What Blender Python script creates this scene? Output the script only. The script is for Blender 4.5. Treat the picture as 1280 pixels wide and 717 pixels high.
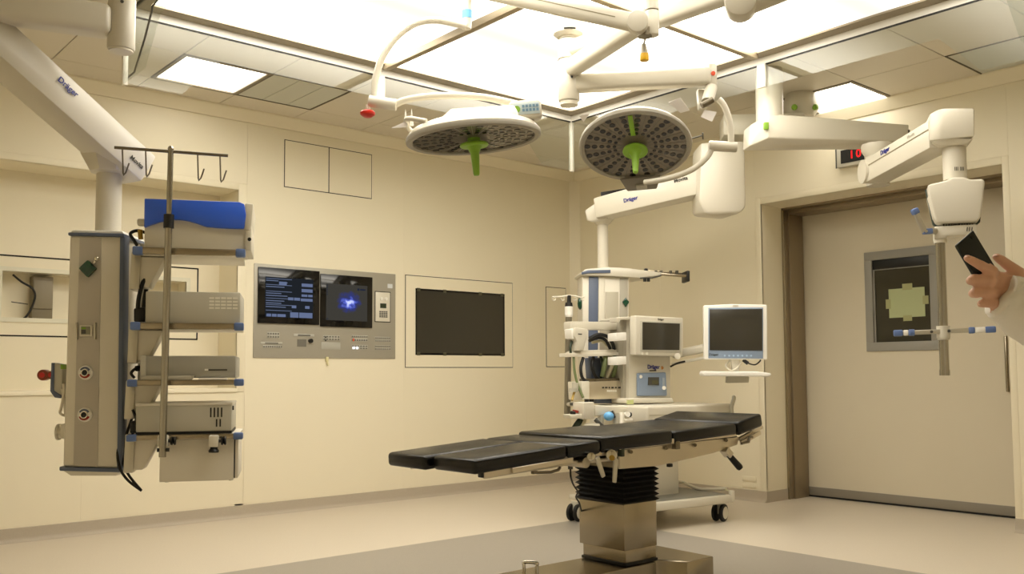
import bpy, bmesh, math, random
from mathutils import Vector, Matrix
random.seed(7)
for _o in list(bpy.data.objects): bpy.data.objects.remove(_o)
SC = bpy.context.scene
COL = SC.collection
# ------------------------------------------------------------------ camera
FPX, CPX, CPY = 1153.0, 640.0, 394.8          # focal length and principal point for a 1280x717 frame
YAW, PITCH, ROLL = (math.radians(v) for v in (40.67, 3.572, -0.307))
EYE = Vector((0, 0, 1.05))
FW = Vector((math.sin(YAW)*math.cos(PITCH), math.cos(YAW)*math.cos(PITCH), math.sin(PITCH)))
_r = Vector((math.cos(YAW), -math.sin(YAW), 0)); _u = _r.cross(FW)
RT = math.cos(ROLL)*_r + math.sin(ROLL)*_u
UP = -math.sin(ROLL)*_r + math.cos(ROLL)*_u
HF = Vector((math.sin(YAW), math.cos(YAW), 0))  # level forward
cam = bpy.data.cameras.new('camera'); camo = bpy.data.objects.new('camera', cam); COL.objects.link(camo)
cam.sensor_width = 36; cam.lens = FPX/1280*36
cam.shift_y = (CPY-358.5)/1280; cam.clip_start = .05
M3 = Matrix((RT, UP, -FW)).transposed()
camo.matrix_world = Matrix.Translation(EYE) @ M3.to_4x4()
SC.camera = camo
# ------------------------------------------------------------------ world, exposure
w = bpy.data.worlds.new('world'); SC.world = w; w.use_nodes = True
w.node_tree.nodes['Background'].inputs[0].default_value = (1, .9, .72, 1)
w.node_tree.nodes['Background'].inputs[1].default_value = .05
SC.view_settings.view_transform = 'Standard'; SC.view_settings.look = 'None'
SC.view_settings.gamma = 1; SC.view_settings.use_curve_mapping = False
SC.view_settings.exposure = 0.54
FIELD_STRENGTH, LAMP_STRENGTH = 4.6, 4.0
LIGHT_COL = (1.0, .93, .80)
# ------------------------------------------------------------------ measuring helpers (photo pixel -> place in the room)
def ray(px, py): return FW + RT*((px-CPX)/FPX) - UP*((py-CPY)/FPX)
def P(px, py, d):
    r = ray(px, py); return EYE + r*(d/r.dot(HF))
def onz(px, py, z):
    r = ray(px, py); return EYE + r*((z-EYE.z)/r.z)
def ony(px, py, y):
    r = ray(px, py); return EYE + r*(y/r.y)
def onx(px, py, x):
    r = ray(px, py); return EYE + r*(x/r.x)
class Frame:
    """a vertical plane through the place seen at pixel column px at level distance d; right axis at world angle a (deg)"""
    def __init__(s, px, d, a):
        s.a = math.radians(a); s.R = Vector((math.cos(s.a), math.sin(s.a), 0)); s.B = Vector((-math.sin(s.a), math.cos(s.a), 0))
        o = P(px, 450, d); s.O = Vector((o.x, o.y, 0))
    def pt(s, px, py, v=0):
        r = ray(px, py); o = s.O + s.B*v
        t = (o-EYE).dot(s.B)/r.dot(s.B); return EYE + r*t
    def uz(s, px, py, v=0):
        p = s.pt(px, py, v); return (p-s.O).dot(s.R), p.z
    def M(s): return Matrix(((s.R.x, s.B.x, 0, s.O.x), (s.R.y, s.B.y, 0, s.O.y), (0, 0, 1, 0), (0, 0, 0, 1)))
    def w(s, u, v, z): return s.O + s.R*u + s.B*v + Vector((0, 0, z))
# ------------------------------------------------------------------ materials
def hexc(h):
    h = h.lstrip('#'); v = [int(h[i:i+2], 16)/255 for i in (0, 2, 4)]
    return tuple(((c/12.92) if c <= .04045 else ((c+.055)/1.055)**2.4) for c in v)+(1,)
MATS = {}
def mat(name, col, rough=.5, metal=0, noise=0, nscale=40, bump=0, bscale=200, spec=.5, coat=0, emit=0, stretch=None):
    if name in MATS: return MATS[name]
    m = bpy.data.materials.new(name); m.use_nodes = True; nt = m.node_tree; b = nt.nodes['Principled BSDF']
    c = hexc(col) if isinstance(col, str) else tuple(col)+(1,)
    b.inputs['Base Color'].default_value = c; b.inputs['Roughness'].default_value = rough; b.inputs['Metallic'].default_value = metal
    b.inputs['Specular IOR Level'].default_value = spec; b.inputs['Coat Weight'].default_value = coat
    if noise or bump:
        tc = nt.nodes.new('ShaderNodeTexCoord'); mp = nt.nodes.new('ShaderNodeMapping'); nt.links.new(tc.outputs['Object'], mp.inputs[0])
        if stretch: mp.inputs['Scale'].default_value = stretch
    if noise:
        n = nt.nodes.new('ShaderNodeTexNoise'); n.inputs['Scale'].default_value = nscale; n.inputs['Detail'].default_value = 4
        nt.links.new(mp.outputs[0], n.inputs['Vector'])
        mx = nt.nodes.new('ShaderNodeMix'); mx.data_type = 'RGBA'
        mx.inputs['A'].default_value = tuple(x*(1-noise) for x in c[:3])+(1,); mx.inputs['B'].default_value = tuple(min(1, x*(1+noise)) for x in c[:3])+(1,)
        nt.links.new(n.outputs['Fac'], mx.inputs['Factor']); nt.links.new(mx.outputs['Result'], b.inputs['Base Color'])
    if bump:
        n2 = nt.nodes.new('ShaderNodeTexNoise'); n2.inputs['Scale'].default_value = bscale; nt.links.new(mp.outputs[0], n2.inputs['Vector'])
        bp = nt.nodes.new('ShaderNodeBump'); bp.inputs['Strength'].default_value = bump; bp.inputs['Distance'].default_value = .002
        nt.links.new(n2.outputs['Fac'], bp.inputs['Height']); nt.links.new(bp.outputs[0], b.inputs['Normal'])
    if emit:
        b.inputs['Emission Color'].default_value = c; b.inputs['Emission Strength'].default_value = emit
    MATS[name] = m; return m
def emis(name, col, strength):
    m = bpy.data.materials.new(name); m.use_nodes = True; nt = m.node_tree; nt.nodes.clear()
    e = nt.nodes.new('ShaderNodeEmission'); o = nt.nodes.new('ShaderNodeOutputMaterial')
    e.inputs[0].default_value = (hexc(col) if isinstance(col, str) else tuple(col)+(1,)); e.inputs[1].default_value = strength
    nt.links.new(e.outputs[0], o.inputs[0]); MATS[name] = m; return m
def glass(name, col=(1, 1, 1), refl=.12, tint=.92, rough=.02):
    m = bpy.data.materials.new(name); m.use_nodes = True; nt = m.node_tree; nt.nodes.clear()
    t = nt.nodes.new('ShaderNodeBsdfTransparent'); g = nt.nodes.new('ShaderNodeBsdfGlossy'); mx = nt.nodes.new('ShaderNodeMixShader')
    fr = nt.nodes.new('ShaderNodeLayerWeight'); fr.inputs[0].default_value = .22; o = nt.nodes.new('ShaderNodeOutputMaterial')
    ad = nt.nodes.new('ShaderNodeMath'); ad.operation = 'MULTIPLY_ADD'; ad.inputs[1].default_value = .28; ad.inputs[2].default_value = refl
    t.inputs[0].default_value = tuple(c*tint for c in col)+(1,); g.inputs['Roughness'].default_value = rough
    nt.links.new(fr.outputs['Facing'], ad.inputs[0]); nt.links.new(ad.outputs[0], mx.inputs[0])
    nt.links.new(t.outputs[0], mx.inputs[1]); nt.links.new(g.outputs[0], mx.inputs[2]); nt.links.new(mx.outputs[0], o.inputs[0])
    MATS[name] = m; return m
WALL = mat('wall_paint', '#F0E7CE', .45, noise=.012, nscale=3, bump=.03, bscale=60)
WALLR = mat('recess_paint', '#E3D7B4', .45)
SEAM = mat('seam_dark', '#16120C', .8)
SEAMS = mat('seam_soft', '#B9AB84', .8)
FLOORM = mat('vinyl_floor', '#D3C8B6', .38, noise=.10, nscale=120, bump=.04, bscale=30)
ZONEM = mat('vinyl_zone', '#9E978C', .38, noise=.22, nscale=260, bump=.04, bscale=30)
COVE = mat('vinyl_cove', '#B8AD9B', .5, noise=.08, nscale=150)
CEIL = mat('ceiling_metal', '#DED6C6', .42, noise=.01, nscale=5)
CEILG = mat('grille_grey', '#CDCEC3', .5)
ALU = mat('aluminium', '#C9C5B8', .35, .85)
ALUW = mat('aluminium_white', '#E9E5DA', .4, .2)
STEEL = mat('stainless_steel', '#A79D8A', .27, 1, noise=.08, nscale=6, bump=.06, bscale=300, stretch=(1, 1, .05))
STEELB = mat('bright_steel', '#D6CDBB', .36, .9, noise=.05, nscale=6)
STEELP = mat('polished_steel', '#A9A59B', .2, 1)
STEELD = mat('steel_dark', '#807868', .35, 1, noise=.1, nscale=8)
FRAMEST = mat('door_frame_steel', '#9C8E77', .4, .6, noise=.08, nscale=4)
CHROME = mat('chrome', '#D8D4C8', .12, 1)
CREAM = mat('cream_lacquer', '#D6D0C0', .32, noise=.008, nscale=4, coat=.15)
CREAM2 = mat('cream_plastic', '#DFD9C8', .42)
GREYP = mat('grey_panel', '#A8A292', .45)
GREYL = mat('light_grey_metal', '#E2DCCD', .4, .1, noise=.02, nscale=6)
GREYM = mat('mid_grey_box', '#C2BEAF', .45, .1, noise=.02, nscale=8)
GREYD = mat('dark_grey_plastic', '#4B4A44', .45)
BLUEG = mat('slate_blue', '#5C677E', .4)
BLUEB = mat('blue_cap', '#5F76A8', .45)
BLUEC = mat('bright_blue_plastic', '#2F64E2', .3, coat=.3)
BLACK = mat('black_plastic', '#0C0C0C', .4)
BLACKR = mat('black_rubber', '#080808', .55)
VINYL = mat('black_vinyl', '#080706', .27, noise=.2, nscale=8, bump=.1, bscale=350, spec=.42)
GLASSB = mat('black_glass', '#050506', .08, spec=.5)
SCREEN = mat('screen_off', '#3B3830', .2, spec=.5)
GREEN = mat('green_plastic', '#8FBE38', .4)
GREENL = mat('green_marker', '#86B23A', .4)
GREEND = mat('green_glass', '#06402A', .15, spec=.8)
RED = mat('red_plastic', '#C8210F', .35)
ORANGE = mat('orange_red', '#E0522A', .4)
YELLOW = mat('yellow_plastic', '#F2BE1E', .4)
LBLUE = mat('light_blue_band', '#6FB4EC', .4)
PANELB = mat('pale_blue_panel', '#8B9CB4', .4)
WHITE = mat('white_plastic', '#F2EFE6', .4)
TAGM = mat('white_tag', '#EDE8E4', .6)
DOORM = mat('door_laminate', '#D9CFB8', .42, noise=.015, nscale=3)
WINFR = mat('window_frame_grey', '#9A978E', .45)
PAPER = mat('paper_green', '#B7BF92', .8)
TAPE = mat('tape_translucent', '#A8A878', .5)
NAVY = mat('navy_print', '#232a86', .5)
INK = mat('dark_print', '#3A3830', .6)
SKIN = mat('skin', '#E3B49A', .5, noise=.06, nscale=60, bump=.12, bscale=150)
NAIL = mat('nail', '#E0B09A', .3)
COATM = mat('white_cloth', '#FAF7F0', .85, noise=.02, nscale=25, bump=.25, bscale=60)
PHONE = mat('phone_case', '#101A1C', .45, noise=.15, nscale=20)
TRAY = mat('grey_tray', '#7C7A70', .45)
GLASSP = glass('clear_glass', (.98, 1, .98), .02, .97)
# ------------------------------------------------------------------ mesh helpers
class MB:
    def __init__(s): s.bm = bmesh.new()
    def _add(s, t, M=None):
        me = bpy.data.meshes.new('t'); t.to_mesh(me); t.free()
        if M is not None: me.transform(M)
        s.bm.from_mesh(me); bpy.data.meshes.remove(me); return s
    def box(s, x0, x1, y0, y1, z0, z1, M=None, bev=0, seg=2):
        t = bmesh.new(); bmesh.ops.create_cube(t, size=1)
        x0, x1 = min(x0, x1), max(x0, x1); y0, y1 = min(y0, y1), max(y0, y1); z0, z1 = min(z0, z1), max(z0, z1)
        for v in t.verts:
            v.co = Vector(((x0+x1)/2+v.co.x*(x1-x0), (y0+y1)/2+v.co.y*(y1-y0), (z0+z1)/2+v.co.z*(z1-z0)))
        if bev: bmesh.ops.bevel(t, geom=list(t.edges), offset=min(bev, .49*min(x1-x0, y1-y0, z1-z0)), segments=seg, affect='EDGES', profile=.5)
        return s._add(t, M)
    def hull(s, pts, bev=0, seg=2):
        t = bmesh.new(); vs = [t.verts.new(Vector(p)) for p in pts]
        bmesh.ops.convex_hull(t, input=vs); bmesh.ops.dissolve_limit(t, angle_limit=.02, verts=t.verts, edges=t.edges)
        bmesh.ops.recalc_face_normals(t, faces=t.faces)
        if bev: bmesh.ops.bevel(t, geom=list(t.edges), offset=bev, segments=seg, affect='EDGES', profile=.5)
        return s._add(t)
    def prism(s, pts, ext, bev=0, seg=2):
        """polygon of 3D points extruded by vector ext"""
        t = bmesh.new(); e = Vector(ext); a = [t.verts.new(Vector(p)) for p in pts]; b = [t.verts.new(Vector(p)+e) for p in pts]
        n = len(a); t.faces.new(a); t.faces.new(b[::-1])
        for i in range(n): t.faces.new((a[i], b[i], b[(i+1) % n], a[(i+1) % n]))
        bmesh.ops.recalc_face_normals(t, faces=t.faces)
        if bev: bmesh.ops.bevel(t, geom=list(t.edges), offset=bev, segments=seg, affect='EDGES', profile=.5)
        return s._add(t)
    def cyl(s, p0, p1, r0, r1=None, n=24, cap=True, bev=0):
        p0, p1 = Vector(p0), Vector(p1); r1 = r0 if r1 is None else r1; L = (p1-p0).length
        if bev:
            return s.lathe([(0, 0), (r0-bev, 0), (r0-bev*.3, bev*.3), (r0, bev), (r1, L-bev), (r1-bev*.3, L-bev*.3), (r1-bev, L), (0, L)], p0, p1-p0, n)
        t = bmesh.new(); bmesh.ops.create_cone(t, cap_ends=cap, segments=n, radius1=r0, radius2=r1, depth=L)
        q = (p1-p0).to_track_quat('Z', 'Y'); return s._add(t, Matrix.Translation((p0+p1)/2) @ q.to_matrix().to_4x4())
    def lathe(s, prof, org, axis=(0, 0, 1), n=32):
        t = bmesh.new(); rings = []
        for r, z in prof:
            rings.append([t.verts.new((0, 0, z))] if r < 1e-6 else [t.verts.new((r*math.cos(6.283185*i/n), r*math.sin(6.283185*i/n), z)) for i in range(n)])
        for a, b in zip(rings, rings[1:]):
            if len(a) == 1 and len(b) == 1: continue
            for i in range(n):
                j = (i+1) % n
                if len(a) == 1: t.faces.new((a[0], b[j], b[i]))
                elif len(b) == 1: t.faces.new((a[i], a[j], b[0]))
                else: t.faces.new((a[i], a[j], b[j], b[i]))
        bmesh.ops.recalc_face_normals(t, faces=t.faces)
        q = Vector(axis).normalized().to_track_quat('Z', 'Y'); return s._add(t, Matrix.Translation(Vector(org)) @ q.to_matrix().to_4x4())
    def tube(s, pts, r, n=10, smooth=0, cap=True):
        pts = [Vector(p) for p in pts]
        if smooth: pts = spline(pts, smooth)
        rs = r if isinstance(r, (list, tuple)) else [r]*len(pts)
        if len(rs) != len(pts):
            rs = [rs[0]+(rs[-1]-rs[0])*i/(len(pts)-1) for i in range(len(pts))]
        t = bmesh.new(); prev = None; rings = []; nrm = None
        for i, p in enumerate(pts):
            d = ((pts[min(i+1, len(pts)-1)]-pts[max(i-1, 0)])).normalized()
            if nrm is None: nrm = d.orthogonal().normalized()
            else: nrm = (nrm - d*nrm.dot(d)).normalized()
            bn = d.cross(nrm)
            rings.append([t.verts.new(p+(nrm*math.cos(6.283185*k/n)+bn*math.sin(6.283185*k/n))*rs[i]) for k in range(n)])
        for a, b in zip(rings, rings[1:]):
            for k in range(n): t.faces.new((a[k], a[(k+1) % n], b[(k+1) % n], b[k]))
        if cap: t.faces.new(rings[0][::-1]); t.faces.new(rings[-1])
        bmesh.ops.recalc_face_normals(t, faces=t.faces); return s._add(t)
    def beam(s, p0, p1, wd, ht, up=(0, 0, 1), bev=.006, seg=2, ht1=None, wd1=None):
        """box bar from p0 to p1"""
        p0, p1 = Vector(p0), Vector(p1); d = (p1-p0).normalized(); x = d.cross(Vector(up)).normalized(); z = x.cross(d)
        ht1 = ht if ht1 is None else ht1; wd1 = wd if wd1 is None else wd1
        t = bmesh.new(); a = []; b = []
        for sx, sz in ((-1, -1), (1, -1), (1, 1), (-1, 1)):
            a.append(t.verts.new(p0+x*sx*wd/2+z*sz*ht/2)); b.append(t.verts.new(p1+x*sx*wd1/2+z*sz*ht1/2))
        t.faces.new(a); t.faces.new(b[::-1])
        for i in range(4): t.faces.new((a[i], b[i], b[(i+1) % 4], a[(i+1) % 4]))
        bmesh.ops.recalc_face_normals(t, faces=t.faces)
        if bev: bmesh.ops.bevel(t, geom=list(t.edges), offset=bev, segments=seg, affect='EDGES', profile=.5)
        return s._add(t)
    def ball(s, c, r, n=16):
        t = bmesh.new(); bmesh.ops.create_uvsphere(t, u_segments=n, v_segments=max(6, n//2), radius=1)
        r = r if isinstance(r, (tuple, list)) else (r, r, r)
        return s._add(t, Matrix.Translation(Vector(c)) @ Matrix.Diagonal((*r, 1)))
def spline(p, k):
    out = []
    for i in range(len(p)-1):
        a = p[max(i-1, 0)]; b = p[i]; c = p[i+1]; d = p[min(i+2, len(p)-1)]
        for j in range(k):
            t = j/k; out.append(.5*((2*b)+(c-a)*t+(2*a-5*b+4*c-d)*t*t+(3*b-a-3*c+d)*t**3))
    out.append(p[-1]); return out
def base_of(parent):
    v = Vector((0, 0, 0))
    while parent is not None: v += parent.location; parent = parent.parent
    return v
def part(name, mb, m, parent=None, label=None, smooth=True, kind=None, ang=38):
    me = bpy.data.meshes.new(name)
    if parent is None:
        cs = [v.co for v in mb.bm.verts]; lo = Vector((min(c.x for c in cs), min(c.y for c in cs), min(c.z for c in cs))); hi = Vector((max(c.x for c in cs), max(c.y for c in cs), max(c.z for c in cs)))
        org = Vector(((lo.x+hi.x)/2, (lo.y+hi.y)/2, lo.z))
    else: org = base_of(parent)
    bmesh.ops.translate(mb.bm, verts=mb.bm.verts, vec=-org)
    mb.bm.to_mesh(me); mb.bm.free()
    if smooth: me.shade_smooth(); me.set_sharp_from_angle(angle=math.radians(ang))
    me.materials.append(m if not isinstance(m, str) else MATS[m])
    o = bpy.data.objects.new(name, me); COL.objects.link(o)
    if parent is None: o.location = org
    else: o.parent = parent
    if label: o['label'] = label
    if kind: o['kind'] = kind
    return o
def tag(o, label, cat, group=None, kind=None):
    o['label'] = label; o['category'] = cat
    if group: o['group'] = group
    if kind: o['kind'] = kind
    return o
def thing(name, label, cat, loc, group=None):
    o = bpy.data.objects.new(name, None); COL.objects.link(o); o.location = Vector(loc); o.empty_display_size = .1
    return tag(o, label, cat, group)
def struct(name, mb, m, label=None, cat=None):
    o = part(name, mb, m); o['kind'] = 'structure'; o['label'] = label or name.replace('_', ' '); o['category'] = cat or name.split('_')[0]; return o
def clone(o, vec, parent=None):
    c = o.copy(); COL.objects.link(c); c.location = o.location + Vector(vec)
    if parent: c.parent = parent
    return c
def text(name, body, M, size, m, parent, ext=.0008, bold=False, align='CENTER'):
    cu = bpy.data.curves.new(name, 'FONT'); cu.body = body; cu.size = size; cu.extrude = ext; cu.align_x = align; cu.align_y = 'CENTER'
    if bold: cu.offset = size*.02
    to = bpy.data.objects.new(name, cu); COL.objects.link(to)
    bpy.context.view_layer.update()
    me = bpy.data.meshes.new_from_object(to.evaluated_get(bpy.context.evaluated_depsgraph_get()))
    bpy.data.objects.remove(to); bpy.data.curves.remove(cu)
    me.transform(Matrix.Translation(-base_of(parent)) @ M); me.materials.clear(); me.materials.append(m)
    o = bpy.data.objects.new(name, me); COL.objects.link(o); o.parent = parent; return o
def axes(org, x, y):
    x = Vector(x).normalized(); y = Vector(y); y = (y-x*y.dot(x)).normalized(); z = x.cross(y)
    return Matrix(((x.x, y.x, z.x, org[0]), (x.y, y.y, z.y, org[1]), (x.z, y.z, z.z, org[2]), (0, 0, 0, 1)))
# ================================================================== THE SETTING
D, W, H = 6.545, 6.46, 3.05
X0, Y0 = -.8, -.8
struct('floor', MB().box(X0-.2, 7.6, Y0-.2, 7.1, -.1, 0), FLOORM, 'light beige speckled vinyl floor')
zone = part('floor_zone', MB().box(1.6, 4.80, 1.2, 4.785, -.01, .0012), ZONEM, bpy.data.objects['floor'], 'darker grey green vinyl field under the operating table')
# ---- left wall with its long recess
RX, RZ0, RZ1, RY = 2.92, .955, 2.44, 6.88
wl = MB(); T = .0012
wl.box(X0, 2.985, D+T, 7.2, 0, RZ0).box(X0, 2.985, D+T, 7.2, RZ1, H+.1).box(RX, W+.3, D+T, 7.2, 0, H+.1)
a0 = ony(-60, 314, RY); a1 = ony(246, 424, RY); o0 = ony(3, 338, RY); o1 = ony(232, 403.5, RY)
wl.box(X0, o0.x, RY, 7.2, RZ0, RZ1).box(o1.x, RX, RY, 7.2, RZ0, RZ1).box(o0.x, o1.x, RY, 7.2, RZ0, o1.z).box(o0.x, o1.x, RY, 7.2, o0.z, RZ1).box(o0.x, o1.x, RY+.16, 7.2, o1.z, o0.z)
wall_left = struct('wall_left', wl, WALL, 'cream panelled wall with long recess and built-in screens')
G = .0012
def wpanel(x0, x1, z0, z1): return part('wall_panel', MB().box(x0+G, x1-G, D, D+T+.003, z0+G, z1-G, bev=.0006, seg=1), WALL, wall_left)
ZT = 2.965
for x0, x1 in ((X0, .7), (.7, 1.85), (1.85, 2.985)): wpanel(x0, x1, .1, RZ0-.03); wpanel(x0, x1, RZ1+.05, ZT)
for x0, x1 in ((2.985, 4.405), (4.405, 5.80), (5.80, W-.06)): wpanel(x0, x1, .1, ZT)
part('recess_casing', MB().box(RX, 2.985, D-.002, D+.02, RZ0-.03, RZ1+.05, bev=.006).box(X0, RX+.005, D-.002, D+.02, RZ1, RZ1+.05, bev=.006).box(X0, RX+.005, D-.012, D+.02, RZ0-.03, RZ0, bev=.004), WALL, wall_left)
part('corner_strip', MB().prism([(W-.075, D, .1), (W, D-.075, .1), (W, D, .1)], (0, 0, ZT-.1)), WALL, wall_left)
# outlined back panel in the recess: a dark joint with four flush panels round the opening
jl = MB(); q = .005
for (xa, xb, za, zb) in ((X0, a1.x, a0.z-q, a0.z+q), (X0, a1.x, a1.z-q, a1.z+q), (a1.x-q, a1.x+q, a1.z-q, a0.z+q)): jl.box(xa, xb, RY-.002, RY+.004, za, zb)
part('panel_joint', jl, SEAM, wall_left, 'dark joint around the recess panel')
of = MB(); e = .03
of.box(o0.x-e, o1.x+e, RY-.006, RY+.02, o0.z, o0.z+e).box(o0.x-e, o1.x+e, RY-.006, RY+.02, o1.z-e, o1.z).box(o0.x-e, o0.x, RY-.006, RY+.02, o1.z, o0.z).box(o1.x, o1.x+e, RY-.006, RY+.02, o1.z, o0.z)
part('opening_frame', of, mat('opening_white', '#E4E0CC', .4), wall_left)
# box and cable left in the opening
b0 = ony(40, 345, RY+.10); b1 = ony(64, 398, RY+.10)
jb = thing('junction_box', 'grey beige metal box in the wall opening left of the pendant', 'box', (b0.x, RY+.1, o1.z))
part('body', MB().box(b0.x, b1.x, RY+.07, RY+.158, o1.z, b0.z, bev=.003), mat('box_grey_beige', '#857B66', .5), jb)
part('lid', MB().box(b0.x+.004, b1.x-.002, RY+.062, RY+.07, o1.z+.07, b0.z-.03, bev=.002), mat('box_lid', '#8D836D', .5), jb)
cb = MB().tube([ony(16, 343, RY+.06), ony(27, 352, RY+.05), ony(40, 360, RY+.04), ony(44, 370, RY+.04), ony(40, 383, RY+.04), ony(34, 394, RY+.03), ony(28, 399, RY+.03)], .007, smooth=6)
tag(part('loose_cable', cb, BLACKR), 'black cable curling in front of the box in the wall opening', 'cable')
tag(part('thin_wire', MB().tube([ony(14, 377, RY+.06), ony(28, 379, RY+.05), ony(35, 380, RY+.055)], .003, smooth=4), BLACKR), 'thin dark wire crossing the wall opening behind the curled cable', 'wire')
# ---- right wall with the door recess
DY0, DY1, DZ = 2.485, 4.372, 2.43
wr = MB()
wr.box(W+T, 7.5, DY1, 7.0, 0, H+.1).box(W+T, 7.5, Y0, DY0, 0, H+.1).box(W+T, 7.5, DY0, DY1, DZ, H+.1).box(7.16, 7.5, DY0, DY1, 0, DZ)
wall_right = struct('wall_right', wr, WALL, 'cream panelled wall around the sliding door')
def rpanel(y0, y1, z0, z1): return part('wall_panel', MB().box(W, W+T+.003, y0+G, y1-G, z0+G, z1-G, bev=.0006, seg=1), WALL, wall_right)
for y0, y1, z0, z1 in ((5.45, D-.06, .1, ZT), (DY1+.055, 5.45, .1, ZT), (2.44, DY1+.055, DZ+.055, ZT), (1.0, 2.44, .1, ZT), (Y0, 1.0, .1, ZT)): rpanel(y0, y1, z0, z1)
part('door_casing', MB().box(W-.002, W+.02, DY1, DY1+.055, .1, DZ+.055, bev=.006).box(W-.002, W+.02, DY0-.045, DY0, .1, DZ+.055, bev=.006).box(W-.002, W+.02, DY0, DY1, DZ, DZ+.055, bev=.006), WALL, wall_right)
XS, XD = 6.76, 7.05
fr = MB().box(XS, 7.12, DY1-.012, DY1+.01, 0, DZ, bev=.002).box(XS, 7.12, DY0, DY1, DZ-.012, DZ+.01, bev=.002).box(XS, 7.12, DY0-.01, DY0+.012, 0, DZ, bev=.002)
fr.box(XS+.07, XD-.015, DY1-.03, DY1-.01, 0, DZ-.03, bev=.003).box(XS+.07, XD-.015, DY0, DY1, DZ-.045, DZ-.01, bev=.003)
trim = struct('trim_1', fr, FRAMEST, 'brushed brown steel frame lining the sliding door recess', 'door frame')
part('edge_strip', MB().box(XS-.004, XS+.012, DY1-.022, DY1, 0, DZ-.02, bev=.002), STEEL, trim)
d0 = onx(1080.5, 316, XD); d1 = onx(1176, 437, XD); g0 = onx(1090, 325.5, XD); g1 = onx(1165, 425.6, XD)
door = bpy.data.objects.new('door_1', None); COL.objects.link(door); door.location = (XD, (DY0+DY1)/2, 0)
door['kind'] = 'structure'; door['label'] = 'wide beige sliding door with a grey framed window'; door['category'] = 'door'
lf = MB(); ly0, ly1 = DY0-.02, DY1-.012
wy0, wy1, wz0, wz1 = d1.y+.02, d0.y-.02, d1.z+.02, d0.z-.02
for y0, y1, z0, z1 in ((ly0, wy0, .03, DZ-.02), (wy1, ly1, .03, DZ-.02), (wy0, wy1, .03, wz0), (wy0, wy1, wz1, DZ-.02)): lf.box(XD, XD+.05, y0, y1, z0, z1)
part('door_leaf', lf, DOORM, door)
part('kick_rail', MB().box(XD-.006, XD+.04, ly0, ly1, .016, .085, bev=.003), mat('kick_grey', '#8C8578', .45), door)
part('threshold_gap', MB().box(XD-.002, XD+.045, ly0, ly1, .002, .016), BLACKR, door)
wf = MB(); X_ = XD-.012
for y0, y1, z0, z1 in ((d1.y, d0.y, g0.z, d0.z), (d1.y, d0.y, d1.z, g1.z), (g0.y, d0.y, g1.z, g0.z), (d1.y, g1.y, g1.z, g0.z)): wf.box(X_, XD+.05, y0, y1, z0, z1, bev=.003)
wfr = part('window_frame', wf, WINFR, door)
part('pane', MB().box(XD+.012, XD+.02, g1.y, g0.y, g1.z, g0.z), mat('dark_window', '#37352A', .10, spec=.6), wfr, 'dark glass pane')
part('blind', MB().box(XD+.002, XD+.011, g1.y, g0.y, g0.z-.075, g0.z, bev=.002), BLACK, wfr, 'black blind at the top of the pane')
part('bead', MB().box(XD+.002, XD+.012, g1.y, g0.y, g0.z-.083, g0.z-.077).box(XD+.002, XD+.012, g0.y-.014, g0.y-.004, g1.z, g0.z-.083), WINFR, wfr)
part('door_handle', MB().tube([onx(1257, 420, XD-.02), onx(1258, 445, XD-.045), onx(1259, 470, XD-.045), onx(1260, 489, XD-.02)], .012, smooth=4), STEEL, door)
p0 = onx(1110.5, 361.5, XD+.008); p1 = onx(1156.5, 395, XD+.008)
pp = thing('paper_sheet', 'pale green paper sheet taped onto the door window', 'paper', (XD+.008, (p0.y+p1.y)/2, p1.z))
part('sheet', MB().box(XD+.009, XD+.0115, p1.y, p0.y, p1.z, p0.z), PAPER, pp)
tm = lambda y0, y1, z0, z1: part('tape', MB().box(XD+.007, XD+.0095, y0, y1, z0, z1), TAPE, pp)
ym = (p0.y+p1.y)/2; zm = (p0.z+p1.z)/2
tm(ym-.05, ym+.03, p0.z-.015, p0.z+.035); tm(ym-.04, ym+.03, p1.z-.03, p1.z+.015); tm(p0.y-.015, p0.y+.025, zm-.04, zm+.035); tm(p1.y-.03, p1.y+.015, zm-.02, zm+.045)
ds = onz(1012.5, 617, 0); tag(part('door_stop', MB().lathe([(0, 0), (.018, 0), (.02, .004), (.02, .04), (.026, .044), (.026, .055), (.02, .06), (0, .06)], (ds.x-.03, ds.y-.01, 0), n=20), WHITE), 'small white floor door stop at the sliding door corner', 'door stop')
# ---- the two walls behind the camera, cornices, skirting
struct('wall_back', MB().box(X0-.15, X0, Y0, 7.2, 0, H+.1), WALL, 'cream wall behind the viewer on the left')
struct('wall_front', MB().box(X0-.15, 7.5, Y0-.15, Y0, 0, H+.1), WALL, 'cream wall behind the viewer on the right')
cv = .075
struct('trim_2', MB().prism([(X0, D, ZT), (X0, D-.015, ZT), (X0, D-cv, H-.012), (X0, D-cv, H), (X0, D, H)], (W-X0, 0, 0)), WALL, 'cream cornice cove along the wall with the screens', 'cornice')
struct('trim_3', MB().prism([(W, Y0, ZT), (W-.015, Y0, ZT), (W-cv, Y0, H-.012), (W-cv, Y0, H), (W, Y0, H)], (0, D-Y0, 0)), WALL, 'cream cornice cove above the sliding door wall', 'cornice')
SK = .088
prof = lambda s: [(0, 0), (.03, 0), (.017, .006), (.008, .016), (.005, .03), (.004, SK), (0, SK+.003)]
bl = MB().prism([(X0, D-u, z) for u, z in prof(0)]+[(X0, D+T, SK+.003), (X0, D+T, 0)], (W-X0, 0, 0)); struct('baseboard_left', bl, COVE, 'grey brown coved vinyl skirting below the screens', 'skirting')
br = MB().prism([(W-u, DY1, z) for u, z in prof(0)]+[(W+T, DY1, SK+.003), (W+T, DY1, 0)], (0, D-DY1, 0))
br.prism([(W-u, Y0, z) for u, z in prof(0)]+[(W+T, Y0, SK+.003), (W+T, Y0, 0)], (0, DY0-Y0, 0)).box(W-.004, XS, DY1-.005, DY1+.01, 0, SK)
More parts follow.
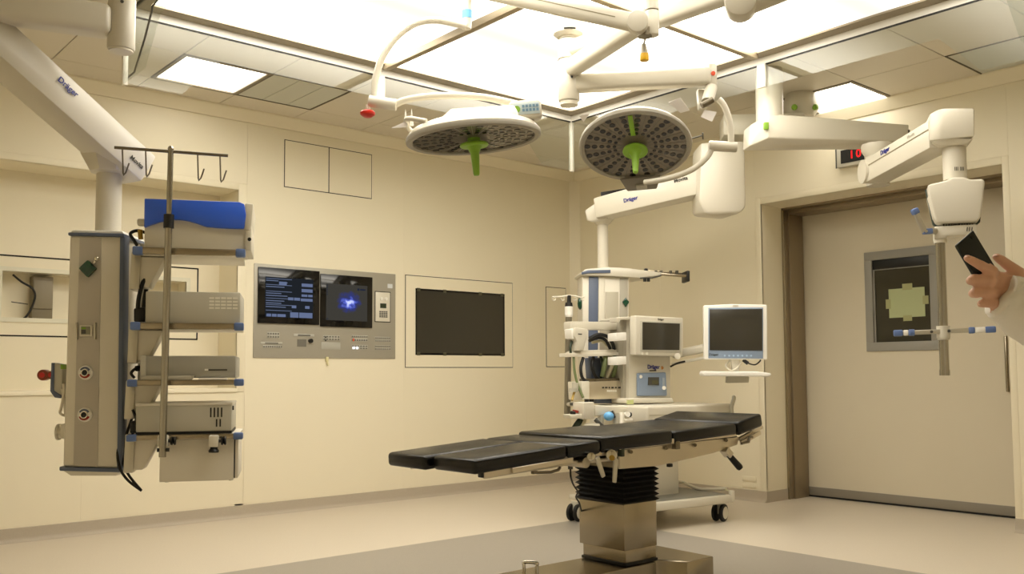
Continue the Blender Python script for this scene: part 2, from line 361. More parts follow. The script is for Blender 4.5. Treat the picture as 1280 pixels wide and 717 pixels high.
struct('baseboard_right', br, COVE, 'grey brown coved vinyl skirting beside the sliding door', 'skirting')
# ---- ceiling: metal panels round the luminous field
FX0, FX1, FY0, FY1 = 1.62, 5.04, 1.70, 5.135
ce = MB(); ZC = H+.012
ce.box(X0-.1, 7.4, Y0-.1, 7.1, H+.06, H+.16)
ceiling = struct('ceiling', ce, CEIL, 'beige metal panel ceiling around the luminous field')
xs_far = [-.87+.6*i for i in range(0, 13)]; xs_far = [max(X0, x) for x in xs_far if x < W-.1]+[W]
light_cells = {(2.13, 5.60), (5.85, 3.20)}; grille_cells = {(2.73, 5.60), (5.85, 1.97)}
def cpanel(x0, x1, y0, y1):
    if x1-x0 < .02 or y1-y0 < .02: return
    g = .0025
    part('ceiling_panel', MB().box(x0+g, x1-g, y0+g, y1-g, H, H+.03, bev=.002, seg=1), CEIL, ceiling)
xs = [X0, .33, .93, 1.53, 2.13, 2.73, 3.33, 3.93, 4.53, 5.13, 5.85, W]
for x0, x1 in zip(xs, xs[1:]):
    cpanel(x0, x1, FY1, 5.60); cpanel(x0, x1, 6.20, D)
    if round(x0, 2) not in (2.13, 2.73): cpanel(x0, x1, 5.60, 6.20)
ys = [Y0, .17, .77, 1.37, 1.97, 2.57, 3.20, 3.80, 4.40, 5.135]
for y0, y1 in zip(ys, ys[1:]):
    cpanel(FX1, 5.85, y0, y1)
    if round(y0, 2) not in (1.97, 3.20): cpanel(5.85, W, y0, y1)
    else: cpanel(W-.02, W, y0, y1)
    for x0, x1 in ((X0, 0), (0, .8), (.8, FX0)): cpanel(x0, x1, y0, y1)
cpanel(FX0, 3.33, Y0, .5); cpanel(3.33, FX1, Y0, .5); cpanel(FX0, 3.33, .5, FY0); cpanel(3.33, FX1, .5, FY0)
# ---- recessed lights and grilles
def ceiling_light(x, y, sx, sy, label):
    t = thing('ceiling_light', label, 'ceiling light', (x+sx/2, y+sy/2, H-.004), 'square recessed ceiling lights')
    f = MB(); b = .03
    for x0, x1, y0, y1 in ((x, x+sx, y, y+b), (x, x+sx, y+sy-b, y+sy), (x, x+b, y+b, y+sy-b), (x+sx-b, x+sx, y+b, y+sy-b)): f.box(x0+.002, x1-.002, y0+.002, y1-.002, H-.006, H+.05, bev=.002, seg=1)
    part('frame', f, mat('light_frame', '#8C8370', .5), t)
    part('diffuser', MB().box(x+b, x+sx-b, y+b, y+sy-b, H+.004, H+.02), MATS['lamp_diffuser'], t)
emis('lamp_diffuser', LIGHT_COL, LAMP_STRENGTH)
ceiling_light(2.13, 5.60, .6, .6, 'glowing square ceiling light above the blue-lidded device')
ceiling_light(5.85, 3.20, .6, .6, 'glowing square ceiling light above the sliding door')
def grille(x, y, sx, sy, label, split):
    t = thing('ceiling_vent', label, 'vent', (x+sx/2, y+sy/2, H-.003), 'grey ceiling panels')
    f = MB(); b = .012
    for x0, x1, y0, y1 in ((x, x+sx, y, y+b), (x, x+sx, y+sy-b, y+sy), (x, x+b, y+b, y+sy-b), (x+sx-b, x+sx, y+b, y+sy-b)): f.box(x0+.002, x1-.002, y0+.002, y1-.002, H-.004, H+.05)
    part('frame', f, mat('vent_frame', '#6E6654', .5), t)
    n = 3 if split else 1; ww = (sx-2*b)/n
    for i in range(n): part('vent_plate', MB().box(x+b+ww*i+.002, x+b+ww*(i+1)-.002, y+b, y+sy-b, H, H+.02, bev=.0015, seg=1), CEILG, t)
grille(2.73, 5.60, .6, .6, 'grey ceiling vent panel beside the left ceiling light', True)
grille(5.85, 1.97, .59, .6, 'grey ceiling vent panel at the upper right edge of the photo', False)
# ---- luminous laminar flow canopy with its glass skirt
m = bpy.data.materials.new('luminous_field'); m.use_nodes = True; nt = m.node_tree; nt.nodes.clear(); MATS['luminous_field'] = m
tc = nt.nodes.new('ShaderNodeTexCoord'); wv = nt.nodes.new('ShaderNodeTexWave'); wv.bands_direction = 'Y'; wv.inputs['Scale'].default_value = .19; wv.inputs['Distortion'].default_value = .0; wv.inputs['Phase Offset'].default_value = math.pi
cr = nt.nodes.new('ShaderNodeMapRange'); cr.inputs['To Min'].default_value = FIELD_STRENGTH*.17; cr.inputs['To Max'].default_value = FIELD_STRENGTH*1.5
em = nt.nodes.new('ShaderNodeEmission'); em.inputs[0].default_value = LIGHT_COL+(1,); out = nt.nodes.new('ShaderNodeOutputMaterial')
nt.links.new(tc.outputs['Object'], wv.inputs['Vector']); nt.links.new(wv.outputs['Fac'], cr.inputs['Value']); nt.links.new(cr.outputs['Result'], em.inputs[1]); nt.links.new(em.outputs[0], out.inputs[0])
MX, MY = 3.26, 3.37
cn = thing('luminous_ceiling', 'large luminous white ceiling canopy with metal rails and a glass skirt', 'ceiling canopy', (MX, MY, H))
ZR = 3.03
for x0, x1, y0, y1 in ((FX0+.1, MX-.02, FY0+.1, MY-.02), (MX+.02, FX1-.1, FY0+.1, MY-.02), (FX0+.1, MX-.02, MY+.02, FY1-.1), (MX+.02, FX1-.1, MY+.02, FY1-.1)):
    part('light_panel', MB().box(x0, x1, y0, y1, H+.036, H+.055), m, cn)
DIV = mat('divider_rail', '#A89A80', .45, .3)
part('divider_bar', MB().box(MX-.022, MX+.022, FY0+.08, FY1-.08, H-.005, H+.056, bev=.003), DIV, cn)
part('divider_bar', MB().box(FX0+.08, MX-.022, MY-.022, MY+.022, H-.005, H+.056, bev=.003).box(MX+.022, FX1-.08, MY-.022, MY+.022, H-.005, H+.056, bev=.003), DIV, cn)
def rails(i0, i1, z0, z1, mm, name):
    f = MB(); a = (FX0+i0, FX0+i1, FX1-i1, FX1-i0); b = (FY0+i0, FY0+i1, FY1-i1, FY1-i0)
    f.box(a[0], a[3], b[0], b[1], z0, z1).box(a[0], a[3], b[2], b[3], z0, z1).box(a[0], a[1], b[1], b[2], z0, z1).box(a[2], a[3], b[1], b[2], z0, z1)
    part(name, f, mm, cn)
rails(-.004, .013, ZR-.006, ZR, BLACK, 'gasket')
rails(-.004, .012, ZR, H+.058, WHITE, 'white_board')
rails(.012, .105, H+.024, H+.058, mat('inner_rail', '#9A8E78', .45, .4), 'inner_rail')
GH, BH = .15, .385
def pane(pts): part('glass_pane', MB().prism([p for p in pts], pane.ext), GLASSP, cn)
zt, zg, zb = ZR-.006, ZR-GH, ZR-BH
s1, s2 = .30, .52
for y, x_a, x_b in ((FY1-.008, FX0+.02, MX-.03), (FY1-.008, MX+.03, FX1-.02), (FY0+.002, FX0+.02, MX-.03), (FY0+.002, MX+.03, FX1-.02)):
    pane.ext = (0, .006, 0)
    L = [(x_a, y, zt), (x_b, y, zt)]
    if x_b > MX+.1: L += [(x_b, y, zb), (x_b-s1, y, zb), (x_b-s2, y, zg), (x_a, y, zg)]
    else: L += [(x_b, y, zg), (x_a+s2, y, zg), (x_a+s1, y, zb), (x_a, y, zb)]
    pane(L)
for x, y_a, y_b in ((FX1-.008, FY0+.02, MY-.03), (FX1-.008, MY+.03, FY1-.02), (FX0+.002, FY0+.02, MY-.03), (FX0+.002, MY+.03, FY1-.02)):
    pane.ext = (.006, 0, 0)
    L = [(x, y_a, zt), (x, y_b, zt)]
    if y_b > MY+.1: L += [(x, y_b, zb), (x, y_b-s1, zb), (x, y_b-s2, zg), (x, y_a, zg)]
    else: L += [(x, y_b, zg), (x, y_a+s2, zg), (x, y_a+s1, zb), (x, y_a, zb)]
    pane(L)
for x in (FX0+.005, FX1-.005):
    for y in (FY0+.005, FY1-.005): part('corner_post', MB().box(x-.014, x+.014, y-.014, y+.014, zb-.012, ZR+.01, bev=.003), ALUW, cn)
for x, y, sx, sy in ((MX, FY1-.012, .03, .012), (FX1-.012, MY, .012, .03), (MX, FY0+.012, .03, .012), (FX0+.012, MY, .012, .03)):
    part('glass_clip', MB().box(x-sx, x+sx, y-sy, y+sy, zg-.004, ZR, bev=.003), ALUW, cn)
# ================================================================== THINGS BUILT INTO THE WALLS
def wq(px, py): return ony(px, py, D)
def wall_box(mb, p, q, y0, y1, **k): return mb.box(p.x, q.x, D-y0, D-y1, q.z, p.z, **k)   # p upper left, q lower right, proud of the wall by y0..y1
XAX, ZAX = Vector((1, 0, 0)), Vector((0, 0, 1))
def wtext(name, body, px, py, size, m, parent, proud, align='CENTER'):
    p = wq(px, py); return text(name, body, axes((p.x, D-proud, p.z), XAX, ZAX), size, m, parent, align=align)
# ---- twin hatch high on the wall
p, q = wq(355.5, 174), wq(464.5, 249.5); q.z = 2.51; xm = wq(411, 184).x
t = thing('wall_hatch', 'flush cream double hatch with dark joints high on the wall', 'hatch', ((p.x+q.x)/2, D, q.z))
part('joint', wall_box(MB(), p, q, .0015, -.001), SEAM, t)
gq = .006
for a, b in ((p.x, xm), (xm, q.x)):
    part('hatch_door', MB().box(a+gq, b-gq/2 if b == xm else b-gq, D-.004, D-.001, q.z+gq, p.z-gq), WALL, t)
# ---- narrow hatch in the corner
p, q = wq(682, 358), wq(708, 458.5)
t = thing('wall_hatch', 'narrow flush cream hatch in the corner behind the infusion pole', 'hatch', ((p.x+q.x)/2, D, q.z))
part('joint', wall_box(MB(), p, q, .0015, -.001), SEAM, t)
part('hatch_door', MB().box(p.x+gq, q.x-gq, D-.004, D-.001, q.z+gq, p.z-gq), WALL, t)
# ---- wall screen with its cream surround
p, q = wq(506.3, 343), wq(641, 459.4); s0, s1_ = wq(519, 360), wq(630.5, 444.5)
t = thing('wall_monitor', 'large dark wall screen in a flush cream surround', 'monitor', ((p.x+q.x)/2, D, q.z))
part('joint', wall_box(MB(), p, q, .0015, -.001), SEAM, t)
f = MB(); x0, x1, z0, z1 = p.x+gq, q.x-gq, q.z+gq, p.z-gq
for a in ((x0, x1, s0.z, z1), (x0, x1, z0, s1_.z), (x0, s0.x, s1_.z, s0.z), (s1_.x, x1, s1_.z, s0.z)): f.box(a[0], a[1], D-.005, D-.001, a[2], a[3])
part('surround', f, WALL, t)
part('screen', MB().box(s0.x+.012, s1_.x-.012, D-.004, D-.0015, s1_.z+.016, s0.z-.016), SCREEN, t)
bz = MB(); e = .014
for a in ((s0.x, s1_.x, s0.z-e, s0.z), (s0.x, s1_.x, s1_.z, s1_.z+e), (s0.x, s0.x+e, s1_.z, s0.z), (s1_.x-e, s1_.x, s1_.z, s0.z)): bz.box(a[0], a[1], D-.0065, D-.0015, a[2], a[3])
part('bezel', bz, GLASSB, t)
for fx in (.03, .31, .71, .97):
    for zz in (s0.z-.01, s1_.z+.01): part('screen_clip', MB().box(s0.x+(s1_.x-s0.x)*fx-.018, s0.x+(s1_.x-s0.x)*fx+.018, D-.009, D-.005, zz-.014, zz+.014, bev=.003), mat('clip_olive', '#4A4630', .5), t)
# ---- control panel with two displays
p, q = wq(317.4, 328.8), wq(493.6, 448.3)
t = thing('wall_control_panel', 'grey wall control panel with two lit displays and switch rows', 'control panel', ((p.x+q.x)/2, D, q.z))
part('plate', wall_box(MB(), p, q, .008, 0, bev=.003), mat('panel_plate', '#ABA698', .42, .2), t)
U = lambda u: p.x+(q.x-p.x)*u
V = lambda v: p.z+(q.z-p.z)*v      # v downwards
def cbx(u0, u1, v0, v1, a, b, **k): return MB().box(U(u0), U(u1), D-a, D-b, V(v1), V(v0), **k)
def blobtext(name, body, u, v, size, m, parent, proud, align='LEFT'): return text(name, body, axes((U(u), D-proud, V(v)), XAX, ZAX), size, m, parent, align=align)
d_a = part('display', cbx(.022, .430, .035, .633, .022, .006, bev=.004), GLASSB, t, 'black glass display showing a table of settings')
LIT = emis('screen_text', '#9FB0D8', .26); LITB = emis('screen_block', '#8494BE', .38); DIM = emis('screen_dim', '#3a4460', .25); SCRB = emis('screen_glow', '#262a30', .5)
part('lit_area', cbx(.065, .385, .135, .565, .0228, .021), SCRB, d_a)
scr = MB()
def sb(mb, u0, u1, v0, v1): mb.box(U(u0), U(u1), D-.0236, D-.0224, V(v1), V(v0))
for v in (.15, .215, .285, .36, .43, .49): sb(scr, .07, .24, v, v+.006)
for u, v, wd in ((.07, .17, .08), (.16, .185, .05), (.07, .235, .12), (.07, .305, .1), (.07, .33, .14), (.07, .385, .12), (.07, .41, .1), (.07, .45, .13)): sb(scr, u, u+wd, v, v+.009)
part('text_lines', scr, LIT, d_a, kind='stuff')
blk = MB()
for u0, u1, v0, v1 in ((.155, .205, .18, .215), (.305, .38, .185, .22), (.305, .38, .245, .28), (.305, .345, .305, .33), (.35, .38, .305, .33), (.215, .25, .345, .375), (.255, .295, .345, .375), (.30, .38, .35, .38), (.24, .27, .43, .46), (.33, .36, .43, .46), (.075, .105, .53, .56), (.11, .14, .53, .56), (.145, .20, .53, .56), (.23, .285, .505, .562), (.29, .38, .505, .562)): sb(blk, u0, u1, v0, v1)
part('buttons_shown', blk, LITB, d_a, kind='stuff')
d_b = part('display', cbx(.438, .815, .06, .648, .022, .006, bev=.004), GLASSB, t, 'black glass display showing a blue brain scan')
# flat picture on the second display: soft blue fan on black, procedural
m = bpy.data.materials.new('scan_picture'); m.use_nodes = True; nt = m.node_tree; nt.nodes.clear(); MATS['scan_picture'] = m
tc = nt.nodes.new('ShaderNodeTexCoord'); mp = nt.nodes.new('ShaderNodeMapping'); mp.inputs['Location'].default_value = (-.54*2.2, 0, -.52*2.2); mp.inputs['Scale'].default_value = (2.2, 0, 2.2)
gr = nt.nodes.new('ShaderNodeTexGradient'); gr.gradient_type = 'SPHERICAL'; nz = nt.nodes.new('ShaderNodeTexNoise'); nz.inputs['Scale'].default_value = 7; nz.inputs['Detail'].default_value = 6
mu = nt.nodes.new('ShaderNodeMath'); mu.operation = 'MULTIPLY'; rp = nt.nodes.new('ShaderNodeValToRGB')
rp.color_ramp.elements[0].position = .16; rp.color_ramp.elements[0].color = hexc('#3a3833'); rp.color_ramp.elements[1].position = .52; rp.color_ramp.elements[1].color = hexc('#c8d2ff')
el = rp.color_ramp.elements.new(.30); el.color = hexc('#2e3570'); el = rp.color_ramp.elements.new(.40); el.color = hexc('#5866c8')
em = nt.nodes.new('ShaderNodeEmission'); em.inputs[1].default_value = .8; o = nt.nodes.new('ShaderNodeOutputMaterial')
L = nt.links.new; L(tc.outputs['Generated'], mp.inputs[0]); L(mp.outputs[0], gr.inputs[0]); L(tc.outputs['Generated'], nz.inputs['Vector']); L(gr.outputs['Fac'], mu.inputs[0]); L(nz.outputs['Fac'], mu.inputs[1]); L(mu.outputs[0], rp.inputs[0]); L(rp.outputs[0], em.inputs[0]); L(em.outputs[0], o.inputs[0])
part('scan_image', cbx(.475, .775, .165, .575, .0228, .021), m, d_b)
tk = MB()
for v in (.18, .205, .23, .255, .28): sb(tk, .478, .486, v, v+.012)
sb(tk, .70, .715, .20, .225); sb(tk, .72, .76, .205, .222); sb(tk, .478, .49, .555, .565)
part('scan_marks', tk, DIM, d_b, kind='stuff')
ip = part('intercom_plate', cbx(.838, .96, .215, .575, .0095, .007), BLACK, t, 'black edged intercom plate')
part('face', cbx(.843, .955, .224, .566, .012, .009, bev=.002), GREYL, ip)
for u in (.885, .922): part('knob', MB().cyl((U(u), D-.012, V(.30)), (U(u), D-.022, V(.30)), .014), WHITE, ip)
part('small_display', cbx(.878, .925, .355, .41, .0135, .011), mat('lcd_green', '#26331f', .3), ip)
for i in range(4):
    for j in range(4): part('key', cbx(.872+.0165*i, .884+.0165*i, .445+.02*j, .459+.02*j, .0145, .011), GREYD, ip)
part('sticker', cbx(.937, .975, .12, .17, .009, .0075), mat('sticker_grey', '#D5D8DA', .5), t)
gl = []
def sgroup(u0, u1, v0, v1, n, rows, extra=None):
    g = part('switch_strip', cbx(u0, u1, v0, v1, .011, .007, bev=.0015), mat('strip_grey', '#B9B7AC', .4), t); k = MB()
    for r in range(rows):
        for i in range(n):
            w_ = (u1-u0)/n; hh = (v1-v0)/rows
            k.box(U(u0+w_*(i+.2)), U(u0+w_*(i+.8)), D-.0135, D-.010, V(v0+hh*(r+.8)), V(v0+hh*(r+.25)))
    part('keys', k, mat('strip_keys', '#6C6A62', .5), g, kind='stuff'); return g
sgroup(.085, .165, .725, .79, 5, 2); sgroup(.045, .185, .83, .855, 1, 1); sgroup(.06, .185, .865, .895, 9, 1)
sgroup(.26, .40, .735, .765, 1, 1)
part('speaker_mesh', cbx(.285, .345, .795, .875, .0105, .007), mat('mesh_dark', '#6f6c62', .6), t)
part('turn_knob', MB().cyl((U(.372), D-.007, V(.81)), (U(.372), D-.03, V(.81)), .017), BLACK, t)
sgroup(.46, .58, .745, .80, 6, 2)
for v in (.765, .80): part('button_dot', MB().cyl((U(.478), D-.011, V(v)), (U(.478), D-.017, V(v)), .007, n=12), GREYD, t)
part('outline_strip', cbx(.45, .585, .82, .90, .0095, .007, bev=.001), mat('strip_grey2', '#AFADA2', .4), t)
sgroup(.665, .785, .735, .762, 8, 1); sgroup(.665, .785, .77, .805, 7, 1); sgroup(.665, .785, .845, .895, 6, 2)
part('orange_key', cbx(.673, .683, .772, .803, .0145, .011), ORANGE, t)
for u in (.672, .697): part('lit_key', cbx(u, u+.017, .868, .892, .0145, .011), emis('lit_white_%d' % int(u*1000), '#ffffff', 1.6), t)
sgroup(.84, .96, .745, .772, 8, 1); sgroup(.84, .96, .778, .805, 8, 1); sgroup(.84, .96, .845, .865, 8, 1); sgroup(.84, .96, .872, .90, 8, 1)
hk = wq(408, 449); tag(part('wall_hook', MB().box(hk.x-.012, hk.x+.012, D-.02, D, hk.z-.02, hk.z+.02, bev=.004).tube([(hk.x, D-.015, hk.z-.015), (hk.x+.006, D-.02, hk.z-.05)], .007, n=8), mat('hook_cream', '#E2D9A8', .5)), 'small cream hook below the control panel', 'hook')
# ---- digital clock on the door wall, wall sockets
c0, c1 = onx(1049, 186, W), onx(1088, 204, W)
t = thing('wall_clock', 'digital wall clock with red digits above the sliding door', 'clock', (W, (c0.y+c1.y)/2, c1.z))
part('housing', MB().box(W-.05, W, c1.y, c0.y, c1.z, c0.z, bev=.003), GREYM, t)
part('housing_edge', MB().box(W-.052, W-.046, c0.y-.006, c0.y+.004, c1.z-.003, c0.z), GREYD, t)
part('display_window', MB().box(W-.053, W-.048, c1.y+.02, c0.y-.04, c1.z+.025, c0.z-.03), BLACK, t)
RD = emis('clock_red', '#ff2a2a', .9); yy = c0.y-.085
for k, ch in enumerate('10'):
    text('digit', ch, axes((W-.0535, yy-.045-.055*k, (c0.z+c1.z)/2), Vector((0, -1, 0)), ZAX), .085, RD, t, bold=True)
so = onx(937, 598, W); t = thing('socket_plate', 'small pair of wall socket plates low on the door wall', 'socket', (W, so.y, so.z))
for dz in (.0, -.05): part('plate', MB().box(W-.008, W, so.y-.07, so.y+.07, so.z-.018+dz, so.z+.02+dz, bev=.002), WALL, t)
# ================================================================== LEFT CEILING PENDANT WITH ITS DEVICE TOWER
FD = Frame(118, 4.0, -38)                # front plane of the supply column
cz = lambda px, py: FD.pt(px, py)
top = P(152, 30, 3.75)                   # ceiling pivot
J = P(-75, -12, 3.46); J.z = top.z      # elbow, left of the picture
tb = P(136, 250, 4.12)                   # axis of the down tube
t = thing('ceiling_pendant', 'cream ceiling pendant at left with tall supply column and blue edges', 'pendant', (top.x, top.y, H))
part('ceiling_column', MB().cyl((top.x, top.y, top.z-.112), (top.x, top.y, top.z+.11), .0545, bev=.008).cyl((top.x, top.y, top.z+.113), (top.x, top.y, H), .053), CREAM, t)
part('bottom_cap', MB().cyl((top.x, top.y, top.z-.119), (top.x, top.y, top.z-.111), .047), CREAM2, t)
sc_ = (EYE-top); sc_.z = 0; sc_.normalize()
part('screw', MB().cyl(Vector((top.x, top.y, top.z+.075))+sc_*.05, Vector((top.x, top.y, top.z+.075))+sc_*.056, .007, n=12), GREYD, t)
aw = (J-top).normalized()
arm1 = MB().beam(top+aw*.04, J-aw*.05, .12, .125, bev=.028, seg=3, ht1=.135)
arm1.cyl((J.x, J.y, J.z-.10), (J.x, J.y, J.z+.10), .11, bev=.01)
part('extension_arm', arm1, CREAM, t)
# sloping spring arm
S1 = P(152, 196, 4.12); S0 = P(-105, -45, 3.80)
S0 = P(-52, 14, 3.5)
dv = (S0-S1).normalized()
sp_ = MB(); wv_ = .17; hv = .15
sp_.beam(S1-dv*.10, S0, wv_, hv, bev=.014, seg=2, ht1=.155, wd1=.175)
sa = part('spring_arm', sp_, CREAM, t)
part('arm_pivot', MB().cyl((J.x, J.y, J.z-.2), (J.x, J.y, J.z-.10), .08).tube([(J.x, J.y, J.z-.13), S0], .07, n=16), CREAM, t)
nrm_side = dv.cross(ZAX).normalized()
if nrm_side.dot(EYE-S1) < 0: nrm_side = -nrm_side
upv = nrm_side.cross(-dv).normalized()
if upv.z < 0: upv = -upv
def arm_text(body, frac, lift, size, m, mbold=False):
    c = S1-dv*.10+(S0-S1+dv*.10)*frac + nrm_side*(wv_/2+.004+.007*frac) + upv*lift
    text('lettering', body, axes(c, -dv, upv), size, m, sa, bold=mbold)
arm_text('Dräger', .52, .025, .035, NAVY, True)
arm_text('Movita', .075, -.02, .027, INK, True)
# swivel under the arm and the down tube
ztop = P(136, 206, 4.12).z; zcap = P(118, 290, 4.12).z
part('swivel', MB().lathe([(0, .09), (.125, .09), (.125, .07), (.085, .0), (.055, -.01), (0, -.01)], (tb.x, tb.y, ztop-.035), n=8), CREAM, t)
part('down_tube', MB().cyl((tb.x, tb.y, zcap-.02), (tb.x, tb.y, ztop-.02), .054), CREAM, t)
# supply column
cd = .27
c_tl, c_tr, c_br, c_bl = cz(87, 294), cz(152, 294), cz(148, 585), cz(78, 583)
col = part('supply_column', MB().prism([c_tl, c_tr, c_br, c_bl], FD.B*cd, bev=.012, seg=3), GREYL, t, 'light grey supply column')
bx = lambda x0, y0, x1, y1, f, b, **k: MB().prism([FD.pt(x0, y0)+FD.B*f, FD.pt(x1, y0)+FD.B*f, FD.pt(x1, y1)+FD.B*f, FD.pt(x0, y1)+FD.B*f], FD.B*(b-f), **k)
part('centre_strip', MB().prism([FD.pt(100, 297)-FD.B*.003, FD.pt(127, 297)-FD.B*.003, FD.pt(122, 583)-FD.B*.003, FD.pt(92, 582)-FD.B*.003], FD.B*.01), mat('column_strip', '#C0B9AC', .45), col)
part('blue_edge', MB().prism([FD.pt(150, 293)-FD.B*.004, FD.pt(156.5, 294)-FD.B*.004, FD.pt(152.5, 587)-FD.B*.004, FD.pt(146, 587)-FD.B*.004], FD.B*.06, bev=.006), BLUEG, col)
part('top_cap', MB().prism([FD.pt(86, 290.5)-FD.B*.01, FD.pt(156, 292)-FD.B*.01, FD.pt(156, 296.5)-FD.B*.01, FD.pt(86, 294.5)-FD.B*.01], FD.B*(cd+.02), bev=.004), BLUEG, col)
part('top_lid', MB().prism([FD.pt(90, 287)+FD.B*.004, FD.pt(152, 288)+FD.B*.004, FD.pt(155, 292)+FD.B*.004, FD.pt(87, 290.5)+FD.B*.004], FD.B*cd, bev=.004), WHITE, col)
part('bottom_cap', MB().prism([FD.pt(75, 582.5)-FD.B*.01, FD.pt(150, 585)-FD.B*.01, FD.pt(150, 590)-FD.B*.01, FD.pt(75, 588)-FD.B*.01], FD.B*(cd+.02), bev=.005), BLUEG, col)
part('base_tray', MB().prism([FD.pt(78, 588)+FD.B*.004, FD.pt(148, 590)+FD.B*.004, FD.pt(143, 595)+FD.B*.02, FD.pt(86, 595)+FD.B*.02], FD.B*cd, bev=.003), CREAM2, col)
# fittings on the front
dm = MB().prism([FD.pt(112, 325)-FD.B*.004, FD.pt(123, 336)-FD.B*.004, FD.pt(112, 347.5)-FD.B*.004, FD.pt(100.5, 336)-FD.B*.004], -FD.B*.022, bev=.006)
part('green_lamp', dm, GREEND, col, 'green diamond shaped lamp')
part('lamp_pin', MB().cyl(FD.pt(119, 329)-FD.B*.012, FD.pt(123.5, 324)-FD.B*.02, .007, n=10).ball(FD.pt(123.5, 324)-FD.B*.022, .012, 10), CHROME, col)
gg = part('socket_module', bx(100.5, 406, 116.5, 420.5, -.012, .0, bev=.004), CREAM2, col)
part('socket_face', bx(103, 408, 114, 418, -.015, -.011), mat('gauge_face', '#8F8C74', .4), gg); part('socket_screen', bx(103.5, 412, 109, 417, -.0165, -.014), GREYD, gg); part('socket_light', bx(104, 409, 109, 411.5, -.0165, -.014), GREENL, gg)
for x in (97, 120): part('side_bracket', bx(x-1, 403, x+1.2, 424, -.016, .0, bev=.002), ALU, col)
for cx_, cy_ in ((108, 465.5), (107, 518)):
    c = FD.pt(cx_, cy_)
    so_ = part('gas_outlet', MB().lathe([(0, 0), (.031, 0), (.031, .008), (.027, .012), (0, .012)], c-FD.B*.002, -FD.B, 32), WHITE, col)
    def arc(a0, a1, ri, ro, mm):
        a = MB(); n = 10
        pts = [c-FD.B*.0142+FD.R*(math.cos(a0+(a1-a0)*i/n)*ro)+ZAX*(math.sin(a0+(a1-a0)*i/n)*ro) for i in range(n+1)]+[c-FD.B*.0142+FD.R*(math.cos(a0+(a1-a0)*i/n)*ri)+ZAX*(math.sin(a0+(a1-a0)*i/n)*ri) for i in range(n, -1, -1)]
        part('ring_mark', a.prism(pts, -FD.B*.0012), mm, so_)
    arc(math.radians(30), math.radians(150), .017, .025, BLUEG); arc(math.radians(200), math.radians(340), .016, .024, mat('dark_red', '#9c2a1c', .5))
    part('ring', MB().lathe([(.012, 0), (.016, 0), (.016, .008), (.012, .008)], c-FD.B*.013, -FD.B, 24), CHROME, so_)
    part('bore', MB().cyl(c-FD.B*.012, c-FD.B*.017, .0125), BLACK, so_)
part('side_outlet', MB().cyl(FD.pt(80, 540)+FD.B*.08, FD.pt(64, 541)+FD.B*.08, .030).cyl(FD.pt(64.5, 541)+FD.B*.08, FD.pt(62, 541)+FD.B*.08, .036).box(0, 0, 0, 0, 0, 0) if False else MB().cyl(FD.pt(80, 540)+FD.B*.08, FD.pt(64, 541)+FD.B*.08, .030).cyl(FD.pt(64.5, 541)+FD.B*.08, FD.pt(62, 541)+FD.B*.08, .036), CREAM2, col)
part('outlet_block', bx(71, 530, 80, 549, .03, .12, bev=.006), GREYL, col)
# rails and shelves on the right flank
FS = Frame(235, 3.86, -27)               # front plane of the shelves
side = part('side_rail', MB().prism([FD.pt(163, 299)+FD.B*.12, FD.pt(170, 300)+FD.B*.12, FD.pt(165, 582)+FD.B*.12, FD.pt(157, 582)+FD.B*.12], FD.B*.05, bev=.003), ALU, t)
sd = .40
def shelf(xl, xr, y0, y1, yb):
    u0, z1 = FS.uz(xl, y0); u1, _ = FS.uz(xr, y0); _, z0 = FS.uz(xl, y1)
    s = part('shelf', MB().box(u0+.01, u1-.012, .012, sd, z0+.004, z1-.002, FS.M(), bev=.004), GREYL, t)
    part('front_rail', MB().box(u0+.02, u1-.03, -.006, .012, z0, z1, FS.M(), bev=.004), STEEL, s)
    for a in (u0+.005, u1-.022): part('corner_cap', MB().box(a-.012, a+.028, -.012, .03, z0-.004, z1+.003, FS.M(), bev=.006), BLUEB, s)
    pb = [FS.w(u0+.0, .10, z0), FS.w(u0+.11, .10, z0), FS.w(u0+.045, .10, z0-.13), FS.w(u0, .10, z0-.13)]
    part('bracket', MB().prism(pb, FS.B*.12, bev=.004), GREYL, s)
    part('bracket_flange', MB().prism([FS.w(u0-.025, .09, z0+.02), FS.w(u0+.012, .09, z0+.02), FS.w(u0+.008, .09, z0-.14), FS.w(u0-.03, .09, z0-.14)], FS.B*.14, bev=.003), ALU, s)
    return (u0, u1, z0, z1)
h1 = shelf(168, 305, 308.5, 317, 337); h2 = shelf(165, 303, 403, 411, 418); h3 = shelf(161, 303, 475, 482, 482); h4 = shelf(160, 302, 544, 550.5, 552)
# ------------------------------------------------------------------ devices standing on the shelves
def dev(name, label, x0, y0, x1, mm, z0, v0, v1, cat='device'):
    u0, z1 = FS.uz(x0, y0, v0); u1, _ = FS.uz(x1, y0, v0); o = FS.w((u0+u1)/2, (v0+v1)/2, z0)
    tt = thing(name, label, cat, o)
    part('housing', MB().box(u0, u1, v0, v1, z0, z1, FS.M(), bev=.007, seg=2), mm, tt)
    return tt, u0, u1, z1
FM = FS.M()
